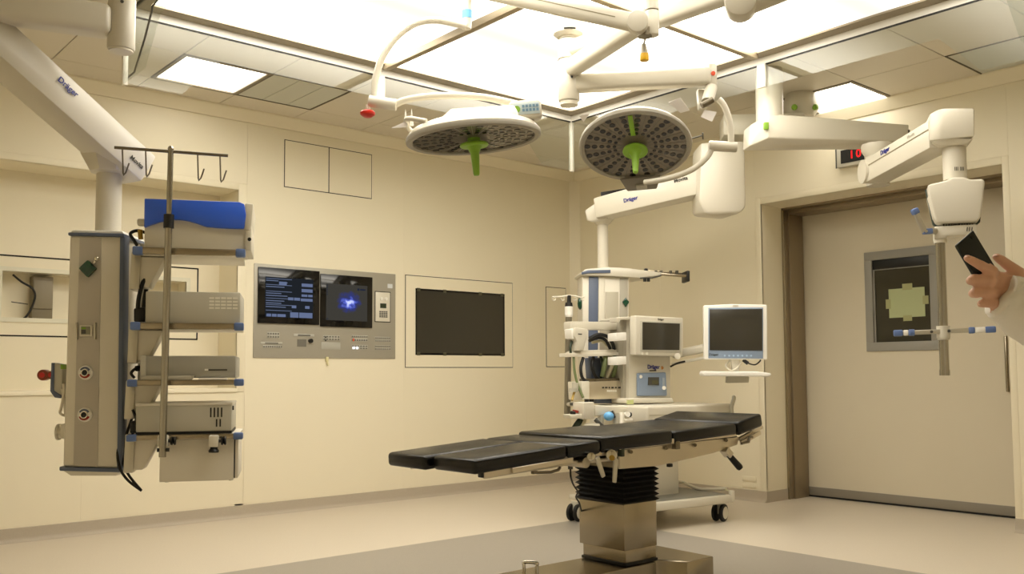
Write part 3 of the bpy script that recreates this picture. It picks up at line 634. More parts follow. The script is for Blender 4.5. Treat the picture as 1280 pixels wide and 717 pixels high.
# top device with the blue lid
tt, u0, u1, z1 = dev('medical_device', 'cream device with a glossy bright blue wavy lid on the top shelf', 181, 262, 308, CREAM2, h1[3], .02, .36)
zl = FS.uz(181, 248)[1]; wave = []
n = 24; zb0 = FS.uz(181, 281)[1]
for i in range(n+1):
    k = i/n; x = 180+125*k
    yb_ = 284 - 10*math.sin(min(1, k/.62)*math.pi)*.95 + (1.5*math.sin((k-.62)/.38*math.pi/2)*2 if k > .62 else 0) - (k*1.5)
    wave.append(FS.uz(x, yb_, 0))
uL, uR = wave[0][0], wave[-1][0]
lid = MB().prism([FS.w(u, -.004, z) for u, z in wave]+[FS.w(uR+.008, -.004, (wave[-1][1]+zl)/2), FS.w(uR, -.004, zl-.008), FS.w(uR-.02, -.004, zl), FS.w(uL, -.004, zl)], FS.B*.36, bev=.004)
part('blue_lid', lid, BLUEC, tt)
part('end_cap', MB().prism([FS.w(*a) for a in ((uR+.003, .0, zl-.004), (uR+.037, .0, zl-.006), (uR+.030, .0, zl-.10), (uR+.022, .0, zl-.12), (uR+.003, .0, zl-.118))], FS.B*.34, bev=.004), CREAM, tt)
part('end_foot', MB().box(u1-.004, u1+.022, .01, .34, h1[3], h1[3]+.125, FM, bev=.004), CREAM2, tt)
part('side_knob', MB().box(u0-.035, u0-.0, .05, .09, zl-.105, zl-.075, FM, bev=.008), GREYL, tt)
part('button', MB().cyl(FS.w(u1+.015, .0, h1[3]+.045), FS.w(u1+.015, -.006, h1[3]+.045), .008, n=12), BLACK, tt)
# second device
tt, u0, u1, z1 = dev('medical_device', 'plain grey device with rows of faint pale print on the second shelf', 182, 363.5, 301, GREYM, h2[3], .015, .33)
pr = MB()
for r_ in range(4):
    for i in range(5): pr.box(u1-.128+.024*i, u1-.108+.024*i, .0138, .016, z1-.03-.014*r_, z1-.022-.014*r_, FM)
part('print_block', pr, mat('pale_print', '#EDE9DC', .5), tt, kind='stuff')
# third device
tt, u0, u1, z1 = dev('medical_device', 'flat dark grey device with a slot and tilted paper on the third shelf', 177, 444.5, 295, mat('device_grey', '#A8A598', .45, .1), h3[3]+.008, .02, .34)
part('disc_slot', MB().box(u1-.11, u1-.035, .017, .021, z1-.062, z1-.057, FM), BLACK, tt); part('slot_light', MB().box(u1-.126, u1-.112, .017, .021, z1-.063, z1-.055, FM), WHITE, tt)
part('left_cheek', MB().box(u0-.004, u0+.018, .012, .33, h3[3]+.006, z1+.002, FM, bev=.003), GREYM, tt)
uu0, zz0 = FS.uz(177, 470); uu1, _ = FS.uz(240, 470)
tag(part('document_sheet', MB().box(uu0, uu1, -.002, .018, h3[3], h3[3]+.018, FM, bev=.002).prism([FS.w(uu1, -.002, h3[3]), FS.w(uu1+.01, -.002, h3[3]+.018), FS.w(uu1-.005, -.002, h3[3]+.018)], FS.B*.02), mat('folder_grey', '#B4AE9C', .6)), 'thin grey folder at the front edge of the third shelf', 'folder')
uu0, _ = FS.uz(248, 472); uu1, _ = FS.uz(284, 472)
tag(part('paper_slip', MB().box(uu0, uu1, -.003, .016, h3[3], h3[3]+.008, FM, bev=.001), WHITE), 'white paper slip at the front of the third shelf', 'paper')
# fourth device
tt, u0, u1, z1 = dev('medical_device', 'grey device with black vent slots on the lowest shelf', 170, 505, 290, GREYM, h4[3]+.01, .015, .34)
part('top_plate', MB().box(u0-.002, u1+.002, .012, .34, z1-.008, z1+.003, FM, bev=.002), GREYL, tt)
for i in range(4): part('vent_slot', MB().box(u1-.088+.0145*i, u1-.082+.0145*i, .0135, .018, z1-.058, z1-.018, FM), BLACK, tt)
for i in range(2): part('vent_slot', MB().box(u1-.064+.0145*i, u1-.058+.0145*i, .0135, .018, z1-.098, z1-.066, FM), BLACK, tt)
part('rubber_mat', MB().box(u0, u1, .02, .33, h4[3], h4[3]+.011, FM), BLACKR, tt); part('rear_latch', MB().box(u1, u1+.006, .04, .06, z1-.03, z1-.012, FM), BLACK, tt)
# box hanging below the lowest shelf
u0, za = FS.uz(200, 548, .03); u1, zb_ = FS.uz(297.5, 599.5, .03)
tt = thing('underslung_box', 'beige grey steel box hanging below the lowest shelf', 'box', FS.w((u0+u1)/2, .15, zb_))
part('housing', MB().box(u0, u1-.018, .03, .33, zb_, h4[2]-.002, FM, bev=.003), GREYL, tt)
part('end_plate', MB().box(u1-.013, u1, .03, .33, zb_+.008, h4[2]-.002, FM, bev=.002), GREYL, tt)
part('seam', MB().box(u1-.018, u1-.013, .036, .32, zb_+.008, h4[2]-.004, FM), BLACK, tt)
for k in (.08, .9): part('foot', MB().cyl(FS.w(u0+(u1-u0)*k, .08, zb_+.002), FS.w(u0+(u1-u0)*k, .08, zb_-.006), .009, n=12), GREYM, tt)
# ---- infusion pole clamped to the lowest shelf
FP = Frame(208, 3.79, -27)
pt0, pt1 = FP.pt(213.5, 186), FP.pt(203, 571)
tt = thing('infusion_pole', 'steel infusion pole with four wire hooks clamped to the device shelves', 'infusion pole', (pt1.x, pt1.y, pt1.z))
part('pole', MB().cyl(pt1, pt1+(pt0-pt1)*.76, .0145, n=20).cyl(pt1+(pt0-pt1)*.76, pt0, .0115, n=20).ball(pt0, .013, 12), STEELP, tt)
k278 = (571-278)/(571-186)
part('collar', MB().cyl(pt1+(pt0-pt1)*(k278-.022), pt1+(pt0-pt1)*(k278+.022), .021, n=20), BLACK, tt)
bl_, br_ = FP.pt(143, 184.2), FP.pt(285, 194.5)
part('cross_bar', MB().cyl(bl_, br_, .0065, n=12), STEELD, tt)
for hx, hy in ((153, 185), (182, 187), (247, 191.8), (275, 193.8)):
    a = FP.pt(hx, hy); bt = FP.pt(hx+1, hy+34); fr_ = (EYE-a); fr_.z = 0; fr_.normalize()
    part('hook', MB().tube([a, a+(bt-a)*.92, bt, bt+Vector((0, 0, .012))+FP.R*.010, bt+Vector((0, 0, .05))+FP.R*.022+fr_*.01], .0032, n=8), STEELD, tt)
for cx_, wd in ((205, 13), (268, 12)):
    c = FS.pt(cx_, 549)
    part('clamp', MB().prism([FS.pt(cx_-wd/2, 543)-FS.B*.05, FS.pt(cx_+wd/2, 543)-FS.B*.05, FS.pt(cx_+wd/2, 557.5)-FS.B*.05, FS.pt(cx_-wd/2, 557.5)-FS.B*.05], FS.B*.055, bev=.006), CREAM2, tt)
    kx = FS.pt(cx_+wd/2+5.5, 550)-FS.B*.03
    part('clamp_knob', MB().cyl(kx-FS.R*.022, kx, .007, n=10).lathe([(0, 0), (.016, 0), (.019, .006), (.011, .010), (.019, .016), (.016, .02), (0, .02)], kx-FS.R*.008, FS.R, 10), BLACK, tt)
kb = FS.pt(268, 559)-FS.B*.03
part('clamp_knob', MB().lathe([(0, 0), (.02, 0), (.022, .007), (.015, .016), (.015, .026), (0, .026)], kb-ZAX*.018, ZAX, 12), BLACK, tt)
for s_ in (-1, 1): part('clamp_screw', MB().cyl(FP.pt(204, 562)+FP.R*s_*.012, FP.pt(204, 562)+FP.R*s_*.024, .008, n=10), BLACK, tt)
# ---- hand set in its holder and cables on the left flank
c = FD.pt(65, 478)+FD.B*.05
hs = thing('hand_control', 'grey hand control hanging on the left flank of the pendant column', 'remote control', c-ZAX*.08)
part('body', MB().prism([FD.pt(60, 453)+FD.B*.05, FD.pt(72.5, 455)+FD.B*.05, FD.pt(71, 493)+FD.B*.05, FD.pt(62, 494)+FD.B*.05, FD.pt(57.5, 487)+FD.B*.05], FD.B*.05, bev=.006), GREYM, hs)
part('blue_back', MB().prism([FD.pt(58, 453)+FD.B*.045, FD.pt(62, 453)+FD.B*.045, FD.pt(61, 488)+FD.B*.045, FD.pt(70, 494)+FD.B*.045, FD.pt(70, 498)+FD.B*.045, FD.pt(62, 497)+FD.B*.045, FD.pt(56.5, 489)+FD.B*.045], FD.B*.06, bev=.003), BLUEG, hs)
part('green_edge', bx(70, 455, 72.8, 461, .045, .1), GREENL, hs)
part('holder', bx(70, 488, 80, 497, .055, .12, bev=.005), CREAM2, hs)
part('cord', MB().tube([FD.pt(74, 480)+FD.B*.04, FD.pt(76, 490)+FD.B*.03, FD.pt(73, 508)+FD.B*.03, FD.pt(70, 516)+FD.B*.04, FD.pt(76, 519)+FD.B*.04, FD.pt(77, 506)+FD.B*.03, FD.pt(73, 486)+FD.B*.035], .006, smooth=5), CREAM2, hs)
for bx_, rr in ((45, .024), (55.5, .018)):
    c = FD.pt(bx_, 468.5)+FD.B*.07
    kn = part('red_knob', MB().cyl(c-FD.B*.012, c+FD.B*.03, rr, n=20, bev=.004), mat('amber_red', '#8A3A12', .3), hs); part('knob_centre', MB().cyl(c-FD.B*.016, c-FD.B*.010, rr*.5, n=16), RED, kn)
part('knob_stem', MB().cyl(FD.pt(44, 468.5)+FD.B*.085, FD.pt(62, 468.5)+FD.B*.085, .008, n=10), GREYD, hs)
# ---- cables between column and devices
def cable(pts, r, label, m_=None):
    return tag(part('cable', MB().tube(pts, r, smooth=6, n=8), m_ or BLACKR), label, 'cable')
K = lambda px, py, v=.1: FD.pt(px, py, v)
cable([K(152, 548, .02), K(147, 566, .0), K(150, 585, -.01), K(160, 600, -.01), K(177, 613, -.01)], .006, 'black cable hanging in a loop below the pendant column, the outer one')
cable([K(166, 520, .06), K(156, 550, .03), K(153, 572, .01), K(160, 592, .0), K(176, 612, .0)], .006, 'black cable hanging in a loop below the pendant column, the inner one')
cable([FS.pt(184, 343, .12), FS.pt(178, 355, .1), FS.pt(173, 375, .1), FS.pt(172, 398, .12)], .009, 'thick black cable at the left end of the second device, the front one')
cable([FS.pt(190, 342, .2), FS.pt(184, 356, .2), FS.pt(180, 378, .19), FS.pt(179, 400, .2)], .009, 'thick black cable at the left end of the second device, the rear one')
tag(part('cable_plug', MB().prism([FS.pt(167, 385, .1), FS.pt(181, 383, .1), FS.pt(182, 402, .1), FS.pt(167, 402, .1)], FS.B*.05, bev=.006), BLACK), 'black cable plug at the left end of the second shelf', 'plug')
cable([FS.pt(183, 291, .12), FS.pt(172, 288, .1), FS.pt(163, 292, .08), FS.pt(168, 301, .08), FS.pt(171, 306, .1)], .007, 'black cable looping behind the left end of the top device')
tag(part('cable_plug', MB().cyl(FS.pt(175, 287, .08), FS.pt(176, 299, .08), .010, n=12), mat('brass', '#A98A3A', .35, .6)), 'brass cable connector beside the top device', 'plug')
cable([FS.pt(178, 458, .1), FS.pt(170, 460, .08), FS.pt(164, 466, .08), FS.pt(168, 472, .09)], .006, 'short black cable at the left end of the third device')
tag(part('cable_plug', MB().prism([FS.pt(168, 457, .09), FS.pt(177, 456, .09), FS.pt(177, 463, .09), FS.pt(169, 464, .09)], FS.B*.04, bev=.004), BLACK), 'black plug at the left end of the third device', 'plug')
cable([FS.pt(166, 512, .08), FS.pt(170, 525, .07), FS.pt(165, 532, .08), FS.pt(166, 542, .09)], .006, 'short black cable left of the lowest device')
tag(part('cable_plug', MB().prism([FS.pt(163, 526, .06), FS.pt(169, 526, .06), FS.pt(170, 541, .06), FS.pt(162, 541, .06)], FS.B*.05, bev=.004), BLACK), 'black plug left of the lowest device', 'plug')
# ================================================================== SURGICAL LIGHTS ON THE CENTRAL SPINDLE
SP = P(711, 105, 4.73)
zA = lambda px, py, d: P(px, py, d).z
zl2 = SP.z; zl1 = P(715, 87, 4.73).z; zl3 = P(711, 63, 4.73).z
V3 = lambda p, z: Vector((p.x, p.y, z))
t = thing('lamp_spindle', 'cream central ceiling spindle carrying the surgical light arms', 'spindle', (SP.x, SP.y, H))
part('shaft', MB().cyl(V3(SP, zl3+.06), V3(SP, H), .046), CREAM, t)
part('cover_tube', MB().lathe([(0, 0), (.06, 0), (.078, .015), (.082, .06), (.082, .12), (.075, .125), (0, .125)], V3(SP, P(705, 47, 4.73).z), n=36), CREAM, t)
part('cover_slot', MB().tube([SP+(EYE-SP).normalized()*0+Vector((.083*math.cos(a), .083*math.sin(a), P(705, 42, 4.73).z-SP.z)) for a in [math.radians(-150+6*i) for i in range(8)]], .004, n=6), BLACK, t)
# third arm leading out of the picture on the right, its second stage coming back in
E3 = P(1015, -52, 3.72); E3.z = zl3
a3 = MB().beam(V3(SP, zl3), E3, .075, .085, bev=.02, seg=3).cyl(V3(SP, zl3-.05), V3(SP, zl3+.05), .056)
part('third_arm', a3, CREAM, t)
e4 = P(926, 5, 3.55); e5 = P(1045, -42, 3.62)
el = MB().beam(e4, e5, .085, .105, bev=.03, seg=3)
n4 = (EYE-e4); n4.z *= .2; n4.normalize()
part('third_arm_stage', el, CREAM, t)
part('stage_joint', MB().cyl(e4-n4*.05, e4+n4*.062, .062, bev=.008), CREAM, t)
part('stage_elbow', MB().cyl(V3(e5, e5.z-.04), V3(E3, E3.z+.04), .055), CREAM, t)
# ---- lamp head: built pointing down (-z) in its own axes, then posed
def lamp_head(parent, M, R, split=False):
    """M maps head space (z = away from the patient, +x = control grip side) to the room"""
    def hp(name, mb, m_, lab=None, par=None, **k):
        for v in mb.bm.verts: v.co = M @ v.co
        return part(name, mb, m_, par or parent, lab, **k)
    RIM = mat('lamp_rim', '#A29C8E', .4); UND = mat('lamp_glass', '#857C6E', .10, noise=.05, nscale=6, spec=.6)
    hp('lamp_shell', MB().lathe([(0, .07), (R*.55, .07), (R*.78, .062), (R*.93, .042), (R, .016), (R*1.0, .004), (R*.985, -.006), (R*.965, -.008), (R*.95, .002), (R*.93, .01), (0, .01)], (0, 0, 0), n=64), CREAM)
    hp('rim', MB().lathe([(R*1.003, .012), (R*1.012, .004), (R*1.005, -.008), (R*.97, -.014), (R*.915, -.010), (R*.91, .0), (R*.93, .004)], (0, 0, 0), n=64), RIM)
    gl_ = hp('lamp_glass', MB().lathe([(0, .0), (R*.945, .0), (R*.945, .011), (0, .011)], (0, 0, 0), n=64), UND)
    le = MB(); n = 20
    for i in range(n):
        a = 2*math.pi*(i+.5)/n
        for k, (f, r_) in enumerate(((.86, .017), (.73, .016), (.60, .014), (.48, .012), (.37, .010))):
            c = Vector((math.cos(a)*R*f, math.sin(a)*R*f, 0)); le.cyl(c+Vector((0, 0, .003)), c-Vector((0, 0, .0028)), r_, n=10)
    hp('led_lenses', le, mat('led_lens', '#1E1B17', .15, spec=.7), par=gl_, kind='stuff')
    sk = MB()
    for i in range(n):
        a = 2*math.pi*i/n; c, s = math.cos(a), math.sin(a); w_ = .0015
        sk.prism([(c*R*.25-s*w_, s*R*.25+c*w_, .0), (c*R*.25+s*w_, s*R*.25-c*w_, .0), (c*R*.92+s*w_, s*R*.92-c*w_, 0), (c*R*.92-s*w_, s*R*.92+c*w_, 0)], (0, 0, -.0015))
    hp('glass_ribs', sk, mat('lamp_ribs', '#5E574B', .3), par=gl_, kind='stuff')
    # green sterile handle
    hd = hp('handle_plate', MB().lathe([(0, -.04), (.062, -.04), (.068, -.034), (.066, -.026), (.03, -.012), (.03, .002), (0, .002)], (0, 0, 0), n=32), GREEN, 'green sterile handle')
    hp('handle_grip', MB().lathe([(0, -.175), (.012, -.175), (.015, -.165), (.021, -.07), (.03, -.05), (.038, -.04), (0, -.038)], (0, 0, 0), n=24), GREEN, par=hd)
    return hp
# ---- lamp one: nearly level, seen edge-on
L1 = P(592, 173, 4.27); R1 = .315
rollv = (_r*math.cos(math.radians(4.5))+ZAX*math.sin(math.radians(4.5))).normalized()
zz = ZAX - rollv*ZAX.dot(rollv); zz = (zz - HF*.035).normalized(); yy_ = zz.cross(rollv).normalized()
M1 = Matrix(((rollv.x, yy_.x, zz.x, L1.x), (rollv.y, yy_.y, zz.y, L1.y), (rollv.z, yy_.z, zz.z, L1.z), (0, 0, 0, 1)))
t1 = thing('surgical_light', 'round surgical light seen edge-on with green handle and arched white tube', 'surgical light', (SP.x, SP.y, zl1))
PL = P(815, 23, 4.0)                       # pillar
part('extension_arm', MB().beam(V3(SP, zl1), V3(PL, zl1), .075, .095, bev=.025, seg=3).cyl(V3(SP, zl1-.055), V3(SP, zl1+.055), .052), CREAM, t1)
pil = MB().cyl((PL.x, PL.y, P(815, 45, 4.0).z), (PL.x, PL.y, P(815, 14, 4.0).z), .031, bev=.006).cyl((PL.x, PL.y, P(815, 13, 4.0).z), (PL.x, PL.y, zl1+.10), .031)
part('pillar', pil, CREAM, t1)
sj = P(797, 29, 3.95); nj = (EYE-sj); nj.z *= .3; nj.normalize()
part('spring_joint', MB().cyl(sj-nj*.03, sj+nj*.045, .047, bev=.006), CREAM, t1)
part('joint_base', MB().cyl(P(806, 36, 4.0), P(806, 46, 4.0), .032), STEELD, t1)
se = P(583, -14, 4.30)
part('spring_arm', MB().beam(sj, se, .062, .082, bev=.024, seg=3, ht1=.062), CREAM, t1)
part('arm_groove', MB().beam(sj+nj*.032+(se-sj)*.12-ZAX*.0, se+nj*.032+(sj-se)*.2+ZAX*.012, .004, .004, bev=0), mat('groove', '#8d8468', .6), t1)
ta, tb2 = P(584, -14, 4.3), P(583, 36, 4.3)
part('drop_tube', MB().cyl(ta, P(584, 14, 4.3), .021).cyl(P(584, 23, 4.3), tb2, .023), CREAM, t1)
part('blue_band', MB().cyl(P(584, 13.5, 4.3), P(584, 23.5, 4.3), .0245), LBLUE, t1, 'light blue ring')
A = lambda px, py, d=4.28: P(px, py, d)
part('arched_tube', MB().tube([A(583, 33), A(572, 30), A(545, 25), A(520, 29), A(497, 45), A(480, 68), A(471, 92), A(468, 112), A(468, 126)], .0165, smooth=6, n=16), CREAM, t1)
part('swivel_joint', MB().cyl(A(461, 126), A(496, 131.5), .028, n=28, bev=.005), CREAM, t1)
part('yoke_tube', MB().tube([A(494, 131), A(505, 125.5), A(530, 121), A(560, 119.5), A(600, 121), A(635, 127.5), A(655, 133), A(668, 138)], .0165, smooth=6, n=16), CREAM, t1)
part('yoke_end', MB().cyl(A(660, 131), A(672, 140), .026, n=20, bev=.006), CREAM, t1)
part('red_cap', MB().lathe([(0, 0), (.018, .0), (.034, .012), (.036, .022), (.028, .03), (0, .03)], P(459.5, 146.5, 4.28), n=24), RED, t1, 'red cap below the swivel')
part('cap_pin', MB().cyl(A(460, 137), A(460, 131), .010, n=12), CREAM, t1)
hp1 = lamp_head(t1, M1, R1)
hp1('top_housing', MB().hull([(-.16, -.16, .055), (.22, -.17, .05), (.22, .14, .05), (-.16, .12, .055), (-.09, -.10, .125), (.20, -.12, .115), (.20, .08, .115), (-.09, .07, .125)], bev=.01), CREAM)
gp = hp1('control_grip', MB().box(.175, .325, -.115, -.03, .045, .135, bev=.02, seg=3).box(.19, .31, -.04, .07, .07, .13, bev=.02), CREAM)
hp1('keypad', MB().box(.19, .315, -.119, -.114, .065, .118, bev=.002), mat('keypad_blue', '#C6D3D6', .4), par=gp)
hp1('green_dot', MB().cyl((.21, -.117, .09), (.21, -.123, .09), .016, n=20), GREENL, par=gp)
kk = MB()
for i in range(5):
    for j in range(2): kk.box(.235+.016*i, .246+.016*i, -.122, -.118, .078+.018*j, .09+.018*j)
hp1('keys', kk, mat('key_blue', '#6C8FA8', .5), par=gp, kind='stuff')
hp1('side_handle', MB().tube([(-.20, -.20, .05), (-.27, -.17, .075), (-.30, -.1, .085), (-.30, .1, .085), (-.25, .18, .08)], .012, smooth=5), CREAM)
for dx in (0, .028): hp1('cable_tie', MB().prism([(-.315+dx, -.1, .06), (-.295+dx, -.1, .06), (-.298+dx, -.1, .14)], (0, .006, 0)), WHITE)
tgm = hp1('hang_tag', MB().prism([(-.37, -.12, .052), (-.30, -.12, .078), (-.30, -.12, .05)], (0, .002, 0)), TAGM)
# ---- lamp two: tipped towards the viewer
L2 = P(794, 183, 4.92); R2 = .30
t2 = thing('surgical_light', 'round surgical light tipped towards the viewer with green handle and radial lenses', 'surgical light', (SP.x, SP.y, zl2))
el_ = math.radians(65); toc = (EYE-L2); toc.z = 0; toc.normalize()
nd = toc*math.cos(el_)-ZAX*math.sin(el_)              # where the light points
rv = _r*math.cos(math.radians(-10))+toc*math.sin(math.radians(-10)); rv = (rv*math.cos(math.radians(2))+ZAX*math.sin(math.radians(2)))
zz = -nd; gx = (-(ZAX - nd*ZAX.dot(nd))).normalized()  # grip side: down the disc
gx = (gx + rv*.10).normalized(); yy_ = zz.cross(gx).normalized()
M2 = Matrix(((gx.x, yy_.x, zz.x, L2.x), (gx.y, yy_.y, zz.y, L2.y), (gx.z, yy_.z, zz.z, L2.z), (0, 0, 0, 1)))
BE = P(889, 96, 4.62)
part('extension_arm', MB().beam(V3(SP, zl2)+(V3(BE, zl2)-SP)*.03, V3(BE, zl2), .08, .092, bev=.02, seg=3), CREAM, t2)
part('spindle_ring', MB().cyl(V3(SP, P(711, 127, 4.73).z), V3(SP, P(711, 91, 4.73).z), .056, n=36, bev=.006), CREAM, t2)
part('ring_cap', MB().cyl(V3(SP, P(711, 132, 4.73).z), V3(SP, P(711, 127, 4.73).z), .048), CREAM2, t2)
part('ring_screw', MB().cyl(SP+toc*.05+_r*.02-ZAX*(SP.z-P(716, 98, 4.7).z), SP+toc*.062+_r*.02-ZAX*(SP.z-P(716, 98, 4.7).z), .006, n=10), BLACK, t2)
part('end_pillar', MB().cyl(V3(BE, P(889, 107, 4.62).z), V3(BE, P(889, 81, 4.62).z), .029, n=28, bev=.006), CREAM, t2)
part('red_button', MB().cyl(V3(BE, P(889, 92.5, 4.6).z)+toc*.026+_r*.008, V3(BE, P(889, 92.5, 4.6).z)+toc*.033+_r*.008, .011, n=20), ORANGE, t2, 'orange red button')
part('tilt_joint', MB().tube([V3(BE, P(889, 108, 4.6).z), P(884, 128, 4.55)], .030, n=24), CREAM, t2)
jc = P(884, 129, 4.53)
part('joint_face', MB().cyl(jc-ZAX*.012-_r*.028, jc+ZAX*.018+_r*.028, .016, n=16), STEELD, t2)
part('joint_cone', MB().prism([P(872, 110, 4.66), P(886, 111, 4.66), P(884, 136, 4.62), P(874, 136, 4.62)], HF*.05, bev=.01), CREAM, t2)
part('hang_tag', MB().prism([P(881, 137, 4.55), P(896, 140, 4.55), P(890, 152, 4.55), P(876, 146, 4.55)], HF*.003), TAGM, t2)
B_ = lambda px, py, d=4.75: P(px, py, d)
part('drop_tube', MB().tube([B_(898, 124), B_(905, 132), B_(911, 148), B_(913.5, 165), B_(914, 178)], .017, smooth=6, n=16), CREAM, t2)
part('swivel_joint', MB().cyl(B_(886, 182), B_(921, 184), .027, n=28, bev=.005), CREAM, t2)
part('yoke_tube', MB().tube([B_(890, 184), B_(884, 196), B_(868, 210), B_(848, 219), B_(825, 225), B_(806, 228, 4.8)], .0155, smooth=6, n=16), CREAM, t2)
hp2 = lamp_head(t2, M2, R2)
gp = hp2('control_grip', MB().hull([(.26, -.115, -.02), (.26, .115, -.02), (.375, .085, -.026), (.375, -.085, -.026), (.26, -.115, .045), (.26, .115, .045), (.36, .085, .045), (.36, -.085, .045)], bev=.006), mat('grip_grey', '#7E776A', .4), 'grey control grip')
hp2('keypad', MB().box(.315, .355, -.032, .028, -.034, -.02, bev=.002), mat('keypad_grey', '#B5B0A2', .4), par=gp)
hp2('aim_marker', MB().box(-.26, -.10, -.012, .012, -.006, .002), GREEN)
hp2('hang_tag', MB().prism([(-.20, -.255, .03), (-.28, -.20, .04), (-.27, -.26, .07), (-.19, -.30, .05)], (0, 0, .004)), TAGM); hp2('hang_tag', MB().prism([(-.21, .25, .03), (-.26, .21, .04), (-.24, .27, .05)], (0, 0, .004)), TAGM)
hp2('side_pin', MB().cyl((.02, -.29, .03), (.0, -.36, .03), .004, n=8).cyl((-.02, -.36, .03), (.03, -.36, .03), .004, n=8), GREYD)
# ---- yellow-capped sensor hanging below the pillar
ys_ = thing('hanging_sensor', 'small white hanging fitting with a yellow cap below the lamp pillar', 'fitting', P(805.5, 75, 4.05))
part('cap', MB().cyl(P(805.5, 76, 4.05), P(805.5, 67, 4.05), .020, n=24, bev=.003), YELLOW, ys_)
part('cone', MB().cyl(P(805.5, 67, 4.05), P(804.5, 55, 4.05), .018, .010, n=24), CREAM, ys_)
part('stem', MB().tube([P(804.5, 56, 4.05), P(806, 50, 4.05), P(808, 42, 4.02)], .005, n=8), CREAM, ys_)
# ---- thin wire hanging off the left skirt corner
wc = Vector((FX0, FY1-.02, 0)); tag(part('pull_wire', MB().tube([P(153, 103, 5.0), P(168, 90, 4.95), P(181, 48, 4.6), P(190, 13, 4.3), P(190.5, 8, 4.28), P(202, -6, 4.2)], .005, n=6), GREYD), 'thin dark wire running up from the left skirt corner', 'wire')
# ================================================================== RIGHT-HAND PENDANTS
# ---- pendant with the bare pole in front of the door
C1 = P(962, 140, 6.0)
FA = Frame(962, 6.0, -33)
t = thing('ceiling_pendant', 'cream ceiling pendant with a steel pole hanging before the sliding door', 'pendant', (C1.x, C1.y, H))
part('ceiling_column', MB().cyl((C1.x, C1.y, P(962, 152, 6.0).z), (C1.x, C1.y, H), .088, n=36), CREAM, t)
def fprism(fr, pts, v0, v1, bev=.006, seg=2): return MB().prism([fr.pt(x, y)+fr.B*v0 for x, y in pts], fr.B*(v1-v0), bev=bev, seg=seg)
arm = MB().hull([FA.pt(x, y)+FA.B*v for x, y, v in ((953, 149, -.1), (1003, 150.5, -.1), (1126, 160.5, -.1), (1126, 181, -.1), (953, 177, -.1), (938, 156, .0), (936, 183, .0), (938, 158, .12), (953, 149, .14), (1126, 162, .12), (1126, 181, .12), (937, 183, .12))], bev=.008)
part('extension_arm', arm, CREAM, t)
part('arm_hump', fprism(FA, [(955, 147), (1002, 150), (1002, 156), (955, 156)], -.09, .12), CREAM, t)
part('green_mark', fprism(FA, [(947, 158), (952.5, 158), (952.5, 167), (947, 167)], -.112, -.09, bev=.004), GREENL, t, 'green marker')
part('end_slot', fprism(FA, [(1124.5, 167), (1127, 167), (1127, 175), (1124.5, 175)], -.1, .0, bev=0), GREYD, t)
kn = P(1097, 205, 5.9)
part('knuckle_collar', MB().lathe([(0, 0), (.07, 0), (.1, .05), (.1, .085), (0, .085)], V3(kn, P(1097, 197, 5.9).z), n=10), CREAM, t)
A0 = P(1095, 214, 5.75); A1 = P(1177, 168, 5.0)
ad_ = (A1-A0).normalized()
part('knuckle', MB().cyl(V3(kn, P(1097, 232, 5.9).z), V3(kn, P(1097, 195, 5.9).z), .075, n=8).cyl(A0+_r*.07-ad_*.01, A0-_r*.085-ad_*.01, .075, n=20), CREAM, t)
sa2 = part('spring_arm', MB().beam(A0, A1, .15, .15, bev=.008, ht1=.155), CREAM, t)
ns = ad_.cross(ZAX).normalized(); ns = ns if ns.dot(EYE-A0) > 0 else -ns
up2 = ns.cross(-ad_); up2 = up2 if up2.z > 0 else -up2
xdir = ad_ if ad_.dot(_r) > 0 else -ad_
part('arm_groove', MB().beam(A0+ns*.076+up2*.022, A1+ns*.076+up2*.026, .003, .006, bev=0), mat('groove', '#8d8468', .6), sa2)
text('lettering', 'Dräger', axes(A0+(A1-A0)*.36+ns*.0775+up2*.05, xdir, up2), .038, NAVY, sa2, bold=True)
text('lettering', 'Movita', axes(A0+(A1-A0)*.76+ns*.0775+up2*.05, xdir, up2), .03, GREYM, sa2)
FH = Frame(1190, 5.0, -58)
hd_ = MB().hull([FH.pt(x, y)+FH.B*v for x, y, v in ((1160, 146, -.06), (1172, 141, -.1), (1214, 141, -.1), (1214, 176, -.1), (1172, 180, -.1), (1160, 179, -.06), (1160, 146, .1), (1214, 141, .12), (1214, 176, .12), (1160, 179, .1))], bev=.012)
part('arm_head', hd_, CREAM, t)
part('head_collar', MB().hull([FH.pt(x, y)+FH.B*v for x, y, v in ((1163, 181, -.07), (1176, 178, -.09), (1213, 178, -.09), (1206, 183, -.07), (1172, 185, -.06), (1213, 178, .1), (1206, 183, .08), (1172, 185, .08), (1163, 181, .1))], bev=.003), CREAM2, t)
dt = P(1193, 200, 5.0)
part('down_tube', MB().cyl(V3(dt, P(1193, 225, 5.0).z), V3(dt, P(1193, 178, 5.0).z), .060, n=32), CREAM, t)
text('rating_label', 'III III', axes(P(1199, 211, 4.935), _r, ZAX), .03, INK, t)
FB = Frame(1195, 4.9, -62)
hb = part('supply_head', fprism(FB, [(1159, 232), (1163, 229.5), (1184, 225), (1190, 221), (1207, 221), (1213, 224), (1228, 223), (1231.5, 226), (1229, 250), (1226, 272), (1221, 277), (1172, 279), (1168, 274), (1162, 248)], 0, .20, bev=.012, seg=3), CREAM, t)
part('head_seam', fprism(FB, [(1157.5, 233), (1161, 233), (1170, 277), (1222, 275.5), (1229, 228), (1232, 228), (1227.5, 274), (1221.5, 279), (1171, 281), (1167, 277)], .09, .12, bev=0), mat('seam_green', '#3E4A44', .5), hb)
part('side_cover', fprism(FB, [(1160, 244), (1164, 243), (1170, 270), (1167, 272)], .02, .16, bev=.004), CREAM2, hb)
